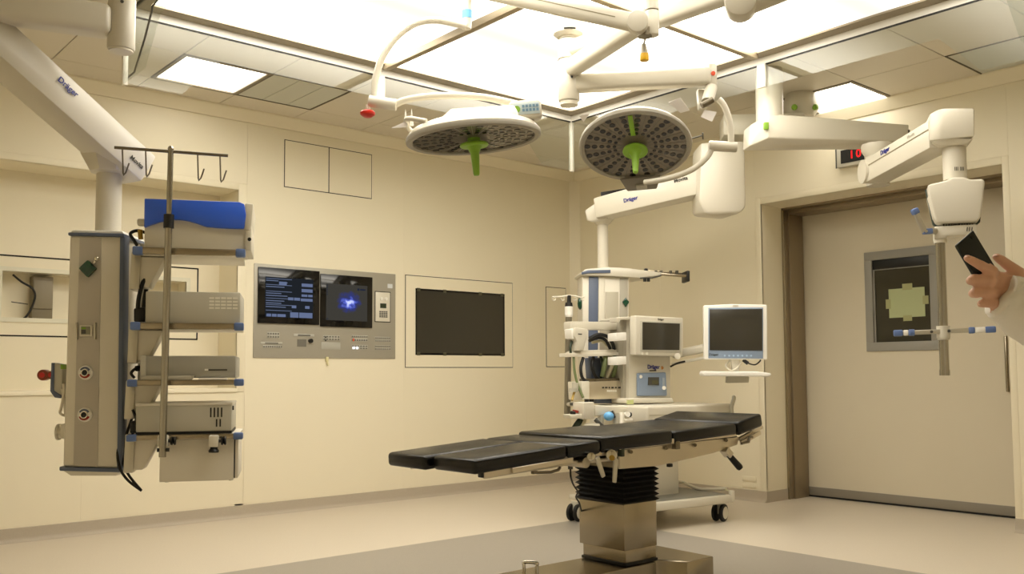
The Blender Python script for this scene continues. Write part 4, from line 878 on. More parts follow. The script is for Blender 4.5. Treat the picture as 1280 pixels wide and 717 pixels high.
pf = part('pole_fork', fprism(FB, [(1168, 282), (1222, 279), (1222, 292), (1184, 294.5), (1184, 297), (1168, 298)], .02, .14, bev=.008), CREAM, t)
for i in range(3): part('vent_slot', MB().prism([FB.pt(1209+3*i, 283)+FB.B*.016, FB.pt(1210.2+3*i, 283)+FB.B*.016, FB.pt(1209.7+3*i, 288)+FB.B*.016, FB.pt(1208.5+3*i, 288)+FB.B*.016], FB.B*.006), GREYD, pf)
for i in range(12):
    x = 1180+3.3*i
    if i not in (4, 5): part('cable_port', MB().cyl(FB.pt(x, 277.5)+FB.B*.03-ZAX*.004, FB.pt(x, 280)+FB.B*.03-ZAX*.008, .005, n=8), GREYD, pf)
q0, q1 = FB.pt(1176, 295)+FB.B*.06, FB.pt(1182, 469)+FB.B*.06
q1 = V3(q0, q1.z)
part('pole', MB().cyl(q1+ZAX*.03, q0, .0245, n=24).cyl(q1, q1+ZAX*.03, .027, n=24), STEELP, t, 'brushed steel pole')
part('fork_jaw', MB().cyl(q0-ZAX*.03, q0+ZAX*.02, .033, n=24), CREAM, t)
# blue tipped handle
hA, hB, hC = FB.pt(1170, 288)+FB.B*.02, FB.pt(1155, 290)-FB.B*.03, FB.pt(1143, 266)-FB.B*.06
hn = part('steering_handle', MB().tube([hA, hB, hB+(hC-hB)*.1, hC], .016, n=12), ALU, t)
part('blue_grip', MB().beam(FB.pt(1165, 289)-FB.B*.01, FB.pt(1153, 290.5)-FB.B*.03, .03, .03), BLUEB, hn); part('blue_tip', MB().beam(hC+(hC-hB)*.12, hC-(hC-hB)*.15, .034, .034), BLUEB, hn)
# cross bar with blue ends
cb0, cb1 = FB.pt(1117, 416)+FB.B*.04, FB.pt(1246, 411)+FB.B*.04
L_ = lambda k: cb0+(cb1-cb0)*k
xb = part('cross_bar', MB().beam(L_(.02), L_(.98), .02, .024, bev=.003), ALU, t)
for a, b in ((0, .095), (.15, .215), (.74, .80), (.90, 1.0)): part('blue_sleeve', MB().beam(L_(a), L_(b), .036, .034, bev=.006), BLUEB, xb)
for a, b in ((.10, .15), (.80, .90)): part('white_sleeve', MB().beam(L_(a), L_(b), .03, .03, bev=.004), WHITE, xb)
qm = V3(q0, L_(.47).z)
part('clamp', MB().cyl(qm-ZAX*.035, qm+ZAX*.03, .034, n=24).cyl(qm-ZAX*.045, qm-ZAX*.035, .03), CREAM, xb)
for k in (.38, .55): part('screw', MB().cyl(L_(k)-FB.B*.009, L_(k)-FB.B*.015, .008, n=12), GREYD, xb)
# ---- second pendant: column, housing, arm and device head at the back
C2 = P(1001, 120, 6.55)
t = thing('ceiling_pendant', 'cream ceiling pendant at the back carrying the column behind the anaesthesia machine', 'pendant', (C2.x, C2.y, H))
part('ceiling_column', MB().cyl(V3(C2, P(1001, 120, 6.55).z), V3(C2, H), .088, n=32).lathe([(0, 0), (.09, .0), (.125, .05), (.125, .12), (.105, .17), (0, .17)], V3(C2, P(1001, 147, 6.55).z), n=10), CREAM, t)
for px in (993, 1019): part('green_mark', MB().ball(P(px, 134, 6.44), .022, 12), GREENL, t)
HB = P(903, 228, 6.6)
part('extension_arm', MB().beam(V3(C2, P(1001, 158, 6.55).z), V3(HB, P(1001, 158, 6.55).z), .22, .15, bev=.01), CREAM, t)
FHB = Frame(903, 6.5, -40)
hbx = MB().hull([FHB.pt(x, y)+FHB.B*v for x, y, v in ((876, 178, 0), (931, 176, 0), (933, 258, 0), (925, 266, 0), (882, 267, 0), (874, 250, 0), (876, 178, .3), (931, 176, .3), (931, 258, .3), (876, 262, .3), (905, 271, .1))], bev=.02)
part('arm_housing', hbx, CREAM, t)
B0 = P(905, 222, 6.6); B1 = P(741, 264, 7.2)
bd = (B1-B0).normalized()
m2 = part('spring_arm', MB().beam(B0, B1-bd*.06, .17, .19, bev=.012, ht1=.16), CREAM, t)
ns = bd.cross(ZAX).normalized(); ns = ns if ns.dot(EYE-B0) > 0 else -ns
upb = ns.cross(-bd); upb = upb if upb.z > 0 else -upb
text('lettering', 'Dräger', axes(B0+(B1-B0)*.655+ns*.088-upb*.005, -bd, upb), .042, NAVY, m2, bold=True)
text('lettering', 'Movita', axes(B0+(B1-B0)*.27+ns*.088+upb*.045, -bd, upb), .04, INK, m2, bold=True)
part('arm_end', MB().hull([P(x, y, d) for x, y, d in ((731, 263, 7.15), (734, 276, 7.15), (742, 278, 7.15), (752, 249, 7.1), (731, 263, 7.35), (734, 276, 7.35), (752, 249, 7.35), (760, 274, 7.1), (760, 274, 7.3), (760, 250, 7.3))], bev=.01), CREAM, t)
part('black_cover', MB().hull([P(x, y, d) for x, y, d in ((751, 240, 7.1), (785, 235, 7.0), (790, 239, 7.0), (751, 249, 7.1), (751, 240, 7.25), (785, 235, 7.15), (790, 239, 7.15), (751, 249, 7.25))]), BLACK, t)
dt2 = P(753.5, 305, 7.22)
part('swivel', MB().lathe([(0, 0), (.05, 0), (.095, .05), (.095, .07), (0, .07)], V3(dt2, P(753, 281, 7.22).z), n=8), CREAM, t)
part('down_tube', MB().cyl(V3(dt2, P(753, 338, 7.22).z), V3(dt2, P(753, 276, 7.22).z), .043, n=28), CREAM, t)
FC = Frame(760, 7.05, -36)
part('head_shelf', fprism(FC, [(726, 341), (732, 336), (760, 333.5), (785, 335), (835, 341.5), (828, 343.5), (800, 347), (760, 344.5), (727, 344)], 0, .34, bev=.006), CREAM, t)
part('shelf_edge', fprism(FC, [(727, 340), (735, 337.5), (763, 337), (763, 341), (735, 341.5), (727, 343)], -.008, .01, bev=.002), BLUEG, t)
hc = part('supply_column', fprism(FC, [(729, 343), (788, 346), (786, 500), (729, 500)], .04, .3, bev=.01), GREYL, t)
part('blue_strip', fprism(FC, [(737, 345), (749, 345.5), (747.5, 500), (736, 500)], .03, .06, bev=.004), BLUEG, hc)
part('pale_strip', fprism(FC, [(749.5, 345.5), (757, 346), (755, 500), (748, 500)], .033, .06, bev=.003), CREAM2, hc)
part('front_door', fprism(FC, [(758, 364), (774, 364), (773, 500), (757, 500)], .032, .05, bev=.003), mat('grey_beige', '#B5AE9A', .45), hc)
part('right_strip', fprism(FC, [(776, 347), (786, 348), (785, 500), (775, 500)], .033, .06, bev=.003), GREYP, hc)
part('green_lamp', fprism(FC, [(783, 371), (787.5, 377), (783, 383.5), (778.5, 377)], .02, .04, bev=.006), GREEND, hc); part('green_lamp', MB().ball(FC.pt(727, 378)+FC.B*.08, (.02, .02, .05), 10), GREEND, hc)
for x in (806, 810.5): part('shelf_knob', MB().cyl(FC.pt(x, 347)-ZAX*.002, FC.pt(x, 347)-ZAX*.03, .013, n=12), BLACK, t)
rr = part('equipment_rail', fprism(FC, [(826, 341.5), (860, 343.5), (860, 347), (826, 344.5)], -.02, -.005, bev=.003), STEEL, t)
part('rail_top', fprism(FC, [(811, 335.3), (860, 339.3), (860, 341.5), (811, 337.8)], .10, .115, bev=.002), STEEL, rr)
part('rail_end', fprism(FC, [(857.5, 338.5), (861, 338.8), (861, 352), (857.5, 351.5)], -.03, .13, bev=.003), BLACK, rr); part('rail_end', fprism(FC, [(809.5, 333.5), (813, 334), (813, 340), (809.5, 339)], .08, .13, bev=.003), BLACK, rr)
for x in (822, 829, 841, 849): part('rail_hook', fprism(FC, [(x, 336), (x+3, 336.2), (x+3, 341), (x, 340.7)], .09, .125, bev=.002), mat('hook_grey', '#5C584C', .4, .6), rr)
part('shelf_brace', MB().tube([FC.pt(800, 347.5), FC.pt(815, 347), FC.pt(828, 343.5)], .006, n=8), GREYD, t)
# ================================================================== ANAESTHESIA MACHINE
FN = Frame(902, 6.52, -7.5)
N = lambda px, py, v=0: FN.pt(px, py, v)
def np_(pts, v0, v1, bev=.005, seg=2): return MB().prism([FN.pt(x, y, v0) for x, y in pts], FN.B*(v1-v0), bev=bev, seg=seg)
def nbox(u0, u1, v0, v1, z0, z1, bev=.006, seg=2): return MB().box(u0, u1, v0, v1, z0, z1, FN.M(), bev=bev, seg=seg)
uR, _ = FN.uz(918, 620); uL = uR-.86
zB0 = FN.uz(918, 628)[1]; zB1 = FN.uz(918, 618)[1]
t = thing('anaesthesia_machine', 'cream anaesthesia machine on castors behind the operating table', 'anaesthesia machine', FN.w((uL+uR)/2, .4, 0))
ba = part('base_frame', nbox(uL, uR, 0, .06, zB0, zB1, .01).box(uL, uR, .06, .80, zB0+.005, zB1-.015, FN.M(), bev=.01), CREAM, t)
part('base_tray', nbox(uL+.03, uR-.03, .05, .74, zB1-.016, zB1+.004, .004), TRAY, ba)
part('corner_post', nbox(uR-.03, uR+.004, -.004, .03, zB0+.01, zB1+.03, .006), CREAM, ba)
part('tray_rim', MB().tube([N(822, 604, .55), N(838, 602, .55), N(853, 602.5, .52), N(862, 606.5, .42), N(874, 610.5, .3), N(890, 611, .22), N(908, 610, .12)], .012, smooth=4, n=10), CREAM2, ba)
part('guard_wire', MB().tube([N(880, 610, .3), N(905, 609.5, .2), N(908, 612, .06), N(915, 615, .02)], .005, n=8), mat('wire_olive', '#C9C79A', .4), ba)
def castor(c, label=None):
    c = Vector(c); ca = part('castor', MB().box(-.012, .012, -.03, .03, .05, zB0+.005, Matrix.Translation(c), bev=.004), GREYM, t)
    ax = (_r*.8-HF*.6).normalized()
    for s_ in (-1, 1):
        o = c+ax*(.028*s_); part('tyre', MB().lathe([(0, -.014), (.050, -.014), (.060, -.010), (.062, 0), (.060, .010), (.050, .014), (0, .014)], o+ZAX*.062, ax, 28), BLACKR, ca)
        part('wheel_disc', MB().lathe([(0, 0), (.042, 0), (.044, .002), (.042, .004), (0, .005)], o+ZAX*.062+ax*s_*.0135, ax*s_, 24), CREAM2, ca)
cR = onz(900, 651, 0); cL = onz(719, 651, 0)
castor((cR.x, cR.y, 0)); castor((cL.x, cL.y, 0)); w1 = FN.w(uL+.07, .09, 0); castor((w1.x, w1.y, 0)); w2 = FN.w(uR-.07, .72, 0); castor((w2.x, w2.y, 0))
# body block under the worktop
zW0 = FN.uz(912, 524)[1]; zW1 = FN.uz(912, 504)[1]
part('body', nbox(uL+.18, uR-.28, .26, .78, zB1-.01, zW0+.005, .012), CREAM2, t)
wk = part('worktop', nbox(uL+.04, uR-.02, -.02, .52, zW0, zW1, .018, 3), CREAM, t)
part('worktop_handle', MB().tube([N(915, 517, -.02), N(914.5, 508, -.03), N(917.5, 498, -.03), N(917, 496, -.02)], .014, smooth=4, n=12), GREYM, wk)
part('drawer_gap', nbox(uL+.06, uR-.04, -.022, -.016, zW0+.05, zW0+.053, 0), mat('gap_beige', '#9c947c', .6), wk)
# upright with screen and gas panel
up_ = part('upright', np_([(786, 396), (797, 395.5), (838, 400), (839, 500), (786, 500)], .30, .62, .012), CREAM, t)
part('foot_block', np_([(783, 498), (797, 497), (841, 497), (843, 503), (783, 504)], .26, .5, .008), CREAM2, t)
sc1 = part('ventilator_screen', np_([(795, 394), (854.5, 397), (854, 445.5), (794.5, 443.5)], .20, .27, .010, 3), CREAM, t, 'cream flat screen')
part('screen_bezel', np_([(801, 400.5), (852, 402.8), (851.5, 440.8), (801, 439.5)], .194, .21, .003), GREYM, sc1)
part('screen_glass', np_([(803.5, 402.3), (850, 404.2), (849.5, 437.3), (803.5, 436.8)], .190, .2, .001), SCREEN, sc1)
text('lettering', 'Dräger', axes(N(826, 399, .198), FN.R, ZAX), .02, INK, sc1)
for px in (803, 809): part('screen_key', MB().cyl(N(px, 441.5, .199), N(px, 441.5, .192), .009, n=14), CREAM2, sc1)
part('turn_knob', MB().cyl(N(847, 445, .22), N(847, 445, .17), .022, n=20, bev=.004), CREAM2, sc1)
gp_ = part('gas_panel', np_([(797, 466), (833, 465), (834.5, 494.5), (797, 495)], .285, .302, .010, 3), PANELB, up_, 'pale blue gas panel')
part('lcd', np_([(811, 471.2), (824, 471.2), (824, 481), (810.5, 481)], .278, .29, .001), GREYD, gp_); part('lcd_glow', np_([(815, 475), (822.5, 475), (822.5, 480), (815, 480)], .276, .285, 0), mat('lcd_olive', '#55543A', .4), gp_)
part('gauge', np_([(828.5, 472), (831, 472), (831, 485), (828.5, 485)], .279, .29, .001), mat('gauge_grey', '#9FA9B4', .4), gp_); part('gauge_knob', MB().cyl(N(830, 484.5, .286), N(830, 484.5, .265), .014, n=16), WHITE, gp_)
part('lamp_key', MB().cyl(N(801, 470.5, .287), N(801, 470.5, .279), .012, n=14), WHITE, gp_)
text('lettering', 'Dräger', axes(N(817, 458.5, .295), FN.R, ZAX), .040, NAVY, up_, bold=True); part('small_print', np_([(812, 462.3), (820.5, 462.2), (820.5, 463.6), (812, 463.7)], .297, .302, 0), INK, up_)
part('orange_mark', MB().cyl(N(827.5, 459.5, .302), N(827.5, 459.5, .296), .012, n=14), mat('ochre', '#C98A4A', .5), up_)
part('side_hose', MB().tube([N(792, 424, .28), N(789, 432, .26), N(792, 440, .26), N(795, 443, .28)], .005, smooth=5, n=8), CREAM2, up_)
part('cable_bundle', MB().tube([N(838, 458, .3), N(846, 454, .26), N(856, 451.5, .24)], .007, smooth=4, n=8), BLACKR, up_)
# grey column of plug-in modules left of the upright
part('module_column', np_([(779, 398), (787, 397), (787, 500), (779, 500)], .33, .6, .006), GREYP, t)
for y0 in (416, 446): part('module', np_([(771, y0), (783, y0-1), (783, y0+9), (771, y0+10)], .26, .36, .003), WHITE, t)
part('top_hook', np_([(770.5, 396.5), (795, 395), (795, 399), (776, 399.5), (774, 403), (771, 402)], .28, .36, .004), CREAM, t)
# horizontal bracket arms with the support block
br_ = part('bracket_arm', np_([(713, 401.5), (779, 402), (779, 412), (713, 412)], .40, .48, .004, 2), CREAM, t)
part('bracket_arm_lower', np_([(719, 438), (779, 436), (779, 442.5), (716, 443.5), (714, 441)], .40, .48, .006), CREAM, t)
part('support_block', np_([(719, 409), (735, 411), (733.5, 424), (732, 428), (730, 438), (721, 438), (721.5, 427), (718.5, 420)], .36, .42, .006), CREAM, t)
part('block_label', np_([(723, 416.5), (727.5, 416.8), (727.5, 418), (723, 417.7)], .357, .362, 0), INK, t)
part('side_module', np_([(714, 411), (720, 410), (720, 424), (715, 423)], .38, .46, .004), WHITE, t)
part('lower_tray', np_([(714, 441), (774, 440), (774, 444), (714, 446)], .38, .52, .003), GREYL, t)
# corrugated breathing hoses
def hose(pts, r, m_, label=None):
    return part('breathing_hose', MB().tube([N(*p) for p in pts], r, smooth=6, n=10), m_, t, label)
DG = mat('hose_dark_green', '#20301E', .5); OG = mat('hose_olive', '#6F7A4E', .5); LG = mat('hose_pale', '#CFC8A8', .5)
hose([(737, 423, .42), (748, 418, .4), (760, 421, .4), (766, 430, .4), (768, 440, .42)], .013, BLACKR)
hose([(736, 426, .45), (748, 422, .43), (757, 425, .43), (763, 436, .43)], .011, BLACKR)
hose([(740, 428, .47), (752, 426, .46), (759, 432, .45)], .010, LG)
hose([(757, 443, .42), (756, 455, .4), (753, 470, .42)], .017, OG); hose([(763, 443, .44), (765, 456, .42), (758, 472, .44)], .015, LG); hose([(769, 444, .42), (770, 456, .4), (766, 471, .42)], .014, OG); hose([(775, 448, .42), (777, 460, .41), (776, 472, .43)], .018, DG)
hose([(742, 446, .42), (740, 456, .4), (743, 468, .4), (748, 474, .42)], .011, BLACKR); hose([(729, 447, .40), (726, 459, .38), (728, 472, .38), (736, 478, .42)], .011, BLACKR); hose([(751, 445, .44), (753, 458, .42), (751, 472, .44)], .010, DG)
hose([(717, 446, .40), (718, 462, .38), (722, 480, .36), (729, 497, .32)], .009, OG); hose([(724, 480, .38), (718, 490, .36), (715, 500, .34)], .008, mat('hose_ochre', '#B79A4E', .5)); hose([(716, 424, .42), (713, 434, .4), (714, 446, .4)], .009, DG)
part('hose_clip', MB().cyl(N(715, 503, .34), N(715, 506.5, .34), .016, n=12), GREYD, t)
part('water_trap', MB().cyl(N(719, 489, .36), N(719, 478, .36), .022, n=16).cyl(N(716, 489.5, .36), N(716, 485, .36), .028, n=16), GREYM, t)
part('blue_column_part', np_([(737, 447), (755, 447), (755, 474), (739, 474)], .50, .56, .004), BLUEG, t)
vb = part('gas_block', np_([(736, 477), (785, 475), (785, 498), (736, 499)], .36, .58, .004), STEELB, t, 'brushed metal vaporiser block')
part('block_top', np_([(745, 473), (784, 472), (784, 478), (745, 478)], .37, .56, .003), STEELD, vb)
pm = MB()
for i, (x, w_) in enumerate(((753, 2.2), (756.5, 3), (761, 1.6), (764.5, 2.6), (769, 2), (773, 3), (777, 1.2))): pm.prism([N(x, 483.2, .357), N(x+w_, 483.2, .357), N(x+w_, 485.2, .357), N(x, 485.2, .357)], FN.B*.004)
part('worn_print', pm, INK, vb, kind='stuff')
pm = MB()
for i in range(5): pm.prism([N(759+2.5*i, 487.3, .357), N(760.8+2.5*i, 487.3, .357), N(760.8+2.5*i, 489.3, .357), N(759+2.5*i, 489.3, .357)], FN.B*.004)
part('white_print', pm, WHITE, vb, kind='stuff')
part('side_tank', np_([(727, 477), (737, 476), (737, 500), (728, 500)], .34, .5, .006), CREAM2, t)
part('block_gap', np_([(746, 498), (782, 498), (782, 504), (746, 504)], .42, .56, .002), BLUEG, t)
# absorber and breathing system at the left front corner
ab = part('absorber', np_([(729.5, 503), (743, 502), (744, 523), (730, 524)], .14, .26, .008), CREAM, t)
for px in (733.5, 739.5): part('absorber_cap', MB().cyl(N(px, 503, .2), N(px, 498.5, .2), .017, n=14), BLACK, ab)
part('valve_red', MB().cyl(N(719, 515.5, .2), N(719.5, 512.5, .2), .020, n=14), mat('dark_red', '#9c2a1c', .5), t); part('valve_bar', MB().cyl(N(713, 517.5, .2), N(731, 517.5, .2), .012, n=10), GREYM, t); part('valve_cap', MB().cyl(N(714, 516, .18), N(718, 516, .18), .014, n=12), BLACK, t)
part('valve_body', np_([(712, 518), (731, 517), (731, 523), (714, 523)], .16, .24, .006), CREAM2, t)
part('breathing_block', np_([(744, 506), (790, 508), (790, 516), (744, 520)], .18, .34, .01), CREAM2, t)
part('blue_dome', MB().ball(N(761, 520, .14), (.035, .035, .03), 16), LBLUE, t); part('black_port', MB().cyl(N(763, 519, .16), N(768, 517, .14), .025, n=16), BLACK, t)
part('grey_tube', MB().cyl(N(770, 516, .16), N(770, 529, .16), .022, n=16), GREYM, t); part('grey_tube', MB().cyl(N(777, 516, .16), N(777, 530, .14), .020, n=16), GREYL, t); part('grey_tube', MB().cyl(N(779, 526, .14), N(796, 524, .14), .018, n=16), GREYL, t)
part('white_port', MB().cyl(N(782, 518, .16), N(785, 517.5, .12), .018, n=16), WHITE, t); part('black_port', MB().cyl(N(787, 518, .16), N(791, 517.5, .14), .018, n=16), BLACK, t)
part('support_post', MB().cyl(N(751, 530, .2), N(751, 512, .2), .02, n=14).cyl(N(747, 522, .18), N(747, 534, .18), .012, n=12), GREYM, t)
hose([(726, 524, .2), (720, 532, .2), (716, 540, .22), (713, 552, .24)], .02, DG); hose([(731, 524, .18), (729, 533, .18), (733, 540, .2)], .012, LG); hose([(744, 524, .18), (750, 530, .16), (757, 536, .18)], .014, GREYD)
part('bag_arm', np_([(733, 530), (750, 529), (751, 536), (733, 537)], .14, .22, .006), CREAM2, t)
part('green_note', np_([(784.5, 500), (792, 499.5), (792, 505), (784.5, 505)], .2, .21, 0), mat('note_green', '#C9CF8E', .6), t)
# ---- infusion stand at its left flank
FI = Frame(711, 6.85, -30)
I_ = lambda px, py, v=0: FI.pt(px, py, v)
t = thing('infusion_stand', 'grey pole with black grip and small wire hooks left of the anaesthesia machine', 'infusion stand', I_(709, 522))
pb0, pb1 = I_(709, 522), I_(711, 393)
part('pole', MB().cyl(pb0, pb1, .024, n=20), mat('pole_grey', '#8E8878', .35, .7), t)
part('white_sleeve', MB().cyl(I_(711, 394), I_(711, 383), .031, n=20).cyl(I_(711, 396), I_(711, 393), .027, n=20), WHITE, t)
part('black_grip', MB().cyl(I_(711, 383), I_(711, 378), .030, .026, n=16).cyl(I_(711, 379), I_(711.5, 369), .017, .014, n=16), BLACK, t)
part('hook_bar', MB().tube([I_(690.5, 371), I_(703, 370.5), I_(711, 369), I_(720, 370), I_(727, 372), I_(731, 370)], .006, n=8), CREAM2, t)
for px in (693, 704, 719, 729): part('hook', MB().tube([I_(px, 370.5), I_(px+1.5, 374), I_(px-1, 375.5), I_(px-3, 372)], .004, n=6, smooth=3), CREAM2, t)
part('wall_bracket', MB().cyl(I_(710, 505), N(728, 505, .3), .015, n=12).cyl(I_(711, 410), N(718, 408, .42), .015, n=12), GREYM, t)
# ---- patient monitor on its arm
FM_ = Frame(920, 6.35, -47)
fm = lambda pts, v0, v1, bev=.005, seg=2: MB().prism([FM_.pt(x, y, v0) for x, y in pts], FM_.B*(v1-v0), bev=bev, seg=seg)
t = thing('patient_monitor', 'white framed flat monitor with pale blue strip above a keyboard tray', 'monitor', FM_.pt(920, 478))
mo = part('screen_housing', fm([(879.5, 381.5), (914, 379.8), (959, 380.5), (959.5, 449), (880, 449)], 0, .06, .008, 3), WHITE, t)
part('blue_strip', fm([(885.5, 384.5), (954, 384), (954, 448), (885.5, 447.5)], -.006, .01, .003), PANELB, mo)
part('screen_glass', fm([(887, 386.3), (953, 385.8), (953, 438), (887, 437.5)], -.010, .0, .001), SCREEN, mo)
for i in range(7): part('key', MB().cyl(FM_.pt(906+5.5*i, 444.3, -.006), FM_.pt(906+5.5*i, 444.3, -.010), .007, n=10), mat('key_pale', '#A9C0D8', .4), mo)
text('lettering', 'Dräger', axes(FM_.pt(892, 443, -.0075), FM_.R, ZAX), .022, INK, mo)
part('top_button', fm([(916, 381), (923, 380.8), (923, 382.6), (916, 382.8)], -.004, .0, 0), GREYL, mo)
part('neck', fm([(914, 449), (924, 449), (924, 466), (916, 466)], .03, .09, .006), GREYL, t)
part('neck_cable', MB().tube([FM_.pt(912, 450, .05), FM_.pt(907, 457, .03), FM_.pt(914, 463, .02), FM_.pt(922, 459, .02), FM_.pt(926, 452, .04)], .006, smooth=5, n=8), CREAM2, t)
part('plug_cable', MB().tube([FM_.pt(929, 450, .04), FM_.pt(936, 454, .02), FM_.pt(944, 455.5, .02), FM_.pt(950, 451, .03), FM_.pt(950, 448, .05)], .005, smooth=5, n=8), BLACKR, t); part('plug', MB().cyl(FM_.pt(929, 449.5, .03), FM_.pt(935, 454, .02), .013, n=10), BLACK, t)
part('keyboard_tray', fm([(880, 463.5), (900, 464), (945, 464), (963, 466), (964.5, 468), (962, 470.5), (880, 470), (878.5, 467)], -.16, .12, .006, 3), WHITE, t)
part('tray_bracket', fm([(909.5, 470), (937, 470.5), (936, 478), (909, 478.5)], -.02, .1, .005), GREYM, t)
part('support_arm', MB().beam(FM_.pt(915, 428, .12), N(842, 443, .42), .05, .06, bev=.012).beam(FM_.pt(915, 440, .10), N(840, 455, .42), .02, .02, bev=.004), CREAM, t)
part('arm_hinge', MB().cyl(FM_.pt(917, 452, .10), FM_.pt(917, 415, .10), .035, n=20).beam(FM_.pt(917, 430, .10), FM_.pt(917, 430, .05), .06, .08), CREAM, t)
# ================================================================== OPERATING TABLE
YN, YF = 2.70, 3.24
tp = lambda px, py, y=YN: ony(px, py, y)
prof_ = [tp(591, 575), tp(710, 555.5), tp(752, 549.5), tp(842, 540), tp(922, 529.5), tp(953, 517.5)]
TH = .056
t = thing('operating_table', 'black padded operating table on a stainless steel pedestal', 'operating table', (3.28, 3.03, 0))
def pad(a, b, y0, y1, lift=0, th=TH, e=.004, bev=.016):
    a = Vector(a); b = Vector(b); d = (b-a).normalized(); n = Vector((-d.z, 0, d.x)); a = a+d*e+n*lift; b = b-d*e+n*lift
    q = [Vector((p.x, y0, p.z)) for p in (a, b, b-n*th, a-n*th)]
    return MB().prism(q, (0, y1-y0, 0), bev=bev, seg=3)
ym = (YN+YF)/2
part('leg_pad', pad(prof_[0], prof_[1], YN, ym-.006), VINYL, t); part('leg_pad', pad(prof_[0]+Vector((-.03, 0, -.002)), prof_[1], ym+.006, YF), VINYL, t)
part('seat_pad', pad(prof_[1], prof_[2], YN, YF, .0, TH+.002, e=.002), VINYL, t); part('lumbar_pad', pad(prof_[2], prof_[3], YN, YF, .012, TH+.012, e=.002), VINYL, t); part('back_pad', pad(prof_[3], prof_[4], YN, YF, .004, TH+.004), VINYL, t); part('head_pad', pad(prof_[4], prof_[5], YN, YF, .006, TH+.01, bev=.014), VINYL, t)
# steel frame
yi, yo = YN+.035, YF-.035
def sideplate(name, pts, y0, y1, m_, bev=.003): return part(name, MB().prism([ony(x, y, YN+.03) if False else tp(x, y, yi) for x, y in pts], (0, y1-y0, 0), bev=bev, seg=1), m_, t)
pl_pts = [(774, 561.5), (924, 545.5), (922, 555.5), (892, 566), (823, 582), (775, 586)]
P3 = [tp(x, y, yi) for x, y in pl_pts]
sp1 = part('side_plate', MB().prism(P3, (0, .012, 0), bev=.002, seg=1), STEELB, t); part('side_plate', MB().prism([Vector((p.x, yo-.012, p.z)) for p in P3], (0, .012, 0), bev=.002, seg=1), STEELB, t)
part('frame_floor', MB().prism([Vector((p.x, yi+.013, p.z+.004)) for p in P3], (0, yo-yi-.026, 0)), STEELD, t)
for a, b in (((773, 558.5), (842, 551)), ((844, 550.5), (919, 542))):
    r0, r1 = tp(*a, YN+.008), tp(*b, YN+.008); part('accessory_rail', MB().beam(r0, r1, .010, .024, bev=.002, seg=1), STEELB, t)
    r0, r1 = r0.copy(), r1.copy(); r0.y = r1.y = YF-.008; part('accessory_rail', MB().beam(r0, r1, .010, .024, bev=.002, seg=1), STEELB, t)
for x, y in ((789, 564.5), (833, 559.5), (869, 556), (908, 550)): part('rail_bolt', MB().cyl(tp(x, y, yi-.012), tp(x, y, yi), .008, n=12), STEELD, t)
part('rail_stop', MB().box(-.014, .014, -.014, .014, -.018, .018, Matrix.Translation(tp(845, 556, YN+.012)), bev=.003), STEELD, t); part('rail_stop', MB().box(-.010, .010, -.012, .012, -.018, .018, Matrix.Translation(tp(776.5, 565, YN+.014)), bev=.003), mat('stop_green', '#2E3524', .5), t)
part('plate_foot', MB().box(-.012, .012, -.01, .01, -.012, .004, Matrix.Translation(tp(837, 580, yi+.02)), bev=.003), BLACK, t)
# leg section rails
for y in (YN+.03, YF-.03):
    dy = y-(YN+.03); l0, l1 = tp(604, 592, YN+.02), tp(712, 575, YN+.02); l0.y += dy; l1.y += dy
    part('leg_rail', MB().beam(l0, l1, .016, .036, bev=.003, seg=1), STEELB, t)
    l0, l1 = tp(640, 588, YN+.006), tp(716, 574.5, YN+.006); l0.y += dy; l1.y += dy
    part('accessory_rail', MB().beam(l0, l1, .010, .022, bev=.002, seg=1), STEELB, t)
part('rail_end', MB().box(-.014, .014, -.014, .014, -.028, .01, Matrix.Translation(tp(603.5, 587, YN+.03)), bev=.003), BLACK, t); part('rail_end', MB().box(-.012, .012, -.01, .01, -.012, .012, Matrix.Translation(ony(527, 580.5, YF-.05)), bev=.003), BLACK, t)
part('leg_latch', MB().tube([tp(671, 590.5, YN+.02), tp(688, 590, YN+.015), tp(698, 587, YN+.015), tp(700, 584, YN+.02)], .006, n=8).box(-.012, .012, -.008, .008, -.006, .006, Matrix.Translation(tp(668, 590, YN+.02)), bev=.002), STEELD, t)
part('leg_cross_tube', MB().cyl(tp(640, 583, YN+.05), Vector((tp(640, 583, YN+.05).x, YF-.05, tp(640, 583, YN+.05).z)), .013, n=12), STEEL, t)
# hinge block between leg and seat with levers
hb0, hb1 = tp(712, 585, YN+.05), tp(776, 566, YN+.05)
part('hinge_block', MB().box(hb0.x, hb1.x, YN+.05, YF-.05, hb0.z+.012, hb1.z-.012, bev=.008), STEELB, t)
part('hinge_tube', MB().cyl(tp(733, 578, YN+.02), Vector((tp(733, 578, YN+.02).x, YF-.02, tp(733, 578, YN+.02).z)), .022, n=20), STEELB, t)
part('hinge_bar', MB().beam(tp(744, 567.5, YN+.02), tp(772, 564, YN+.02), .012, .02), STEELB, t)
for x, y in ((739, 570.5), (764.5, 568.5)): part('clamp_boss', MB().cyl(tp(x, y, YN-.02), tp(x, y, YN+.07), .024 if x > 750 else .018, n=24, bev=.004), CHROME, t)
part('boss_screw', MB().cyl(tp(765, 572, YN-.026), tp(765, 572, YN-.018), .012, n=16), mat('brass', '#A98A3A', .35, .6), t)
for a, b in (((746, 571), (754.5, 596)), ((769.5, 573), (768, 603))):
    part('clamp_lever', MB().beam(tp(*a, YN-.012), tp(*b, YN-.022), .012, .024, up=(0, 1, 0) if False else (1, 0, 0), bev=.004, wd1=.010, ht1=.020), ALU, t)
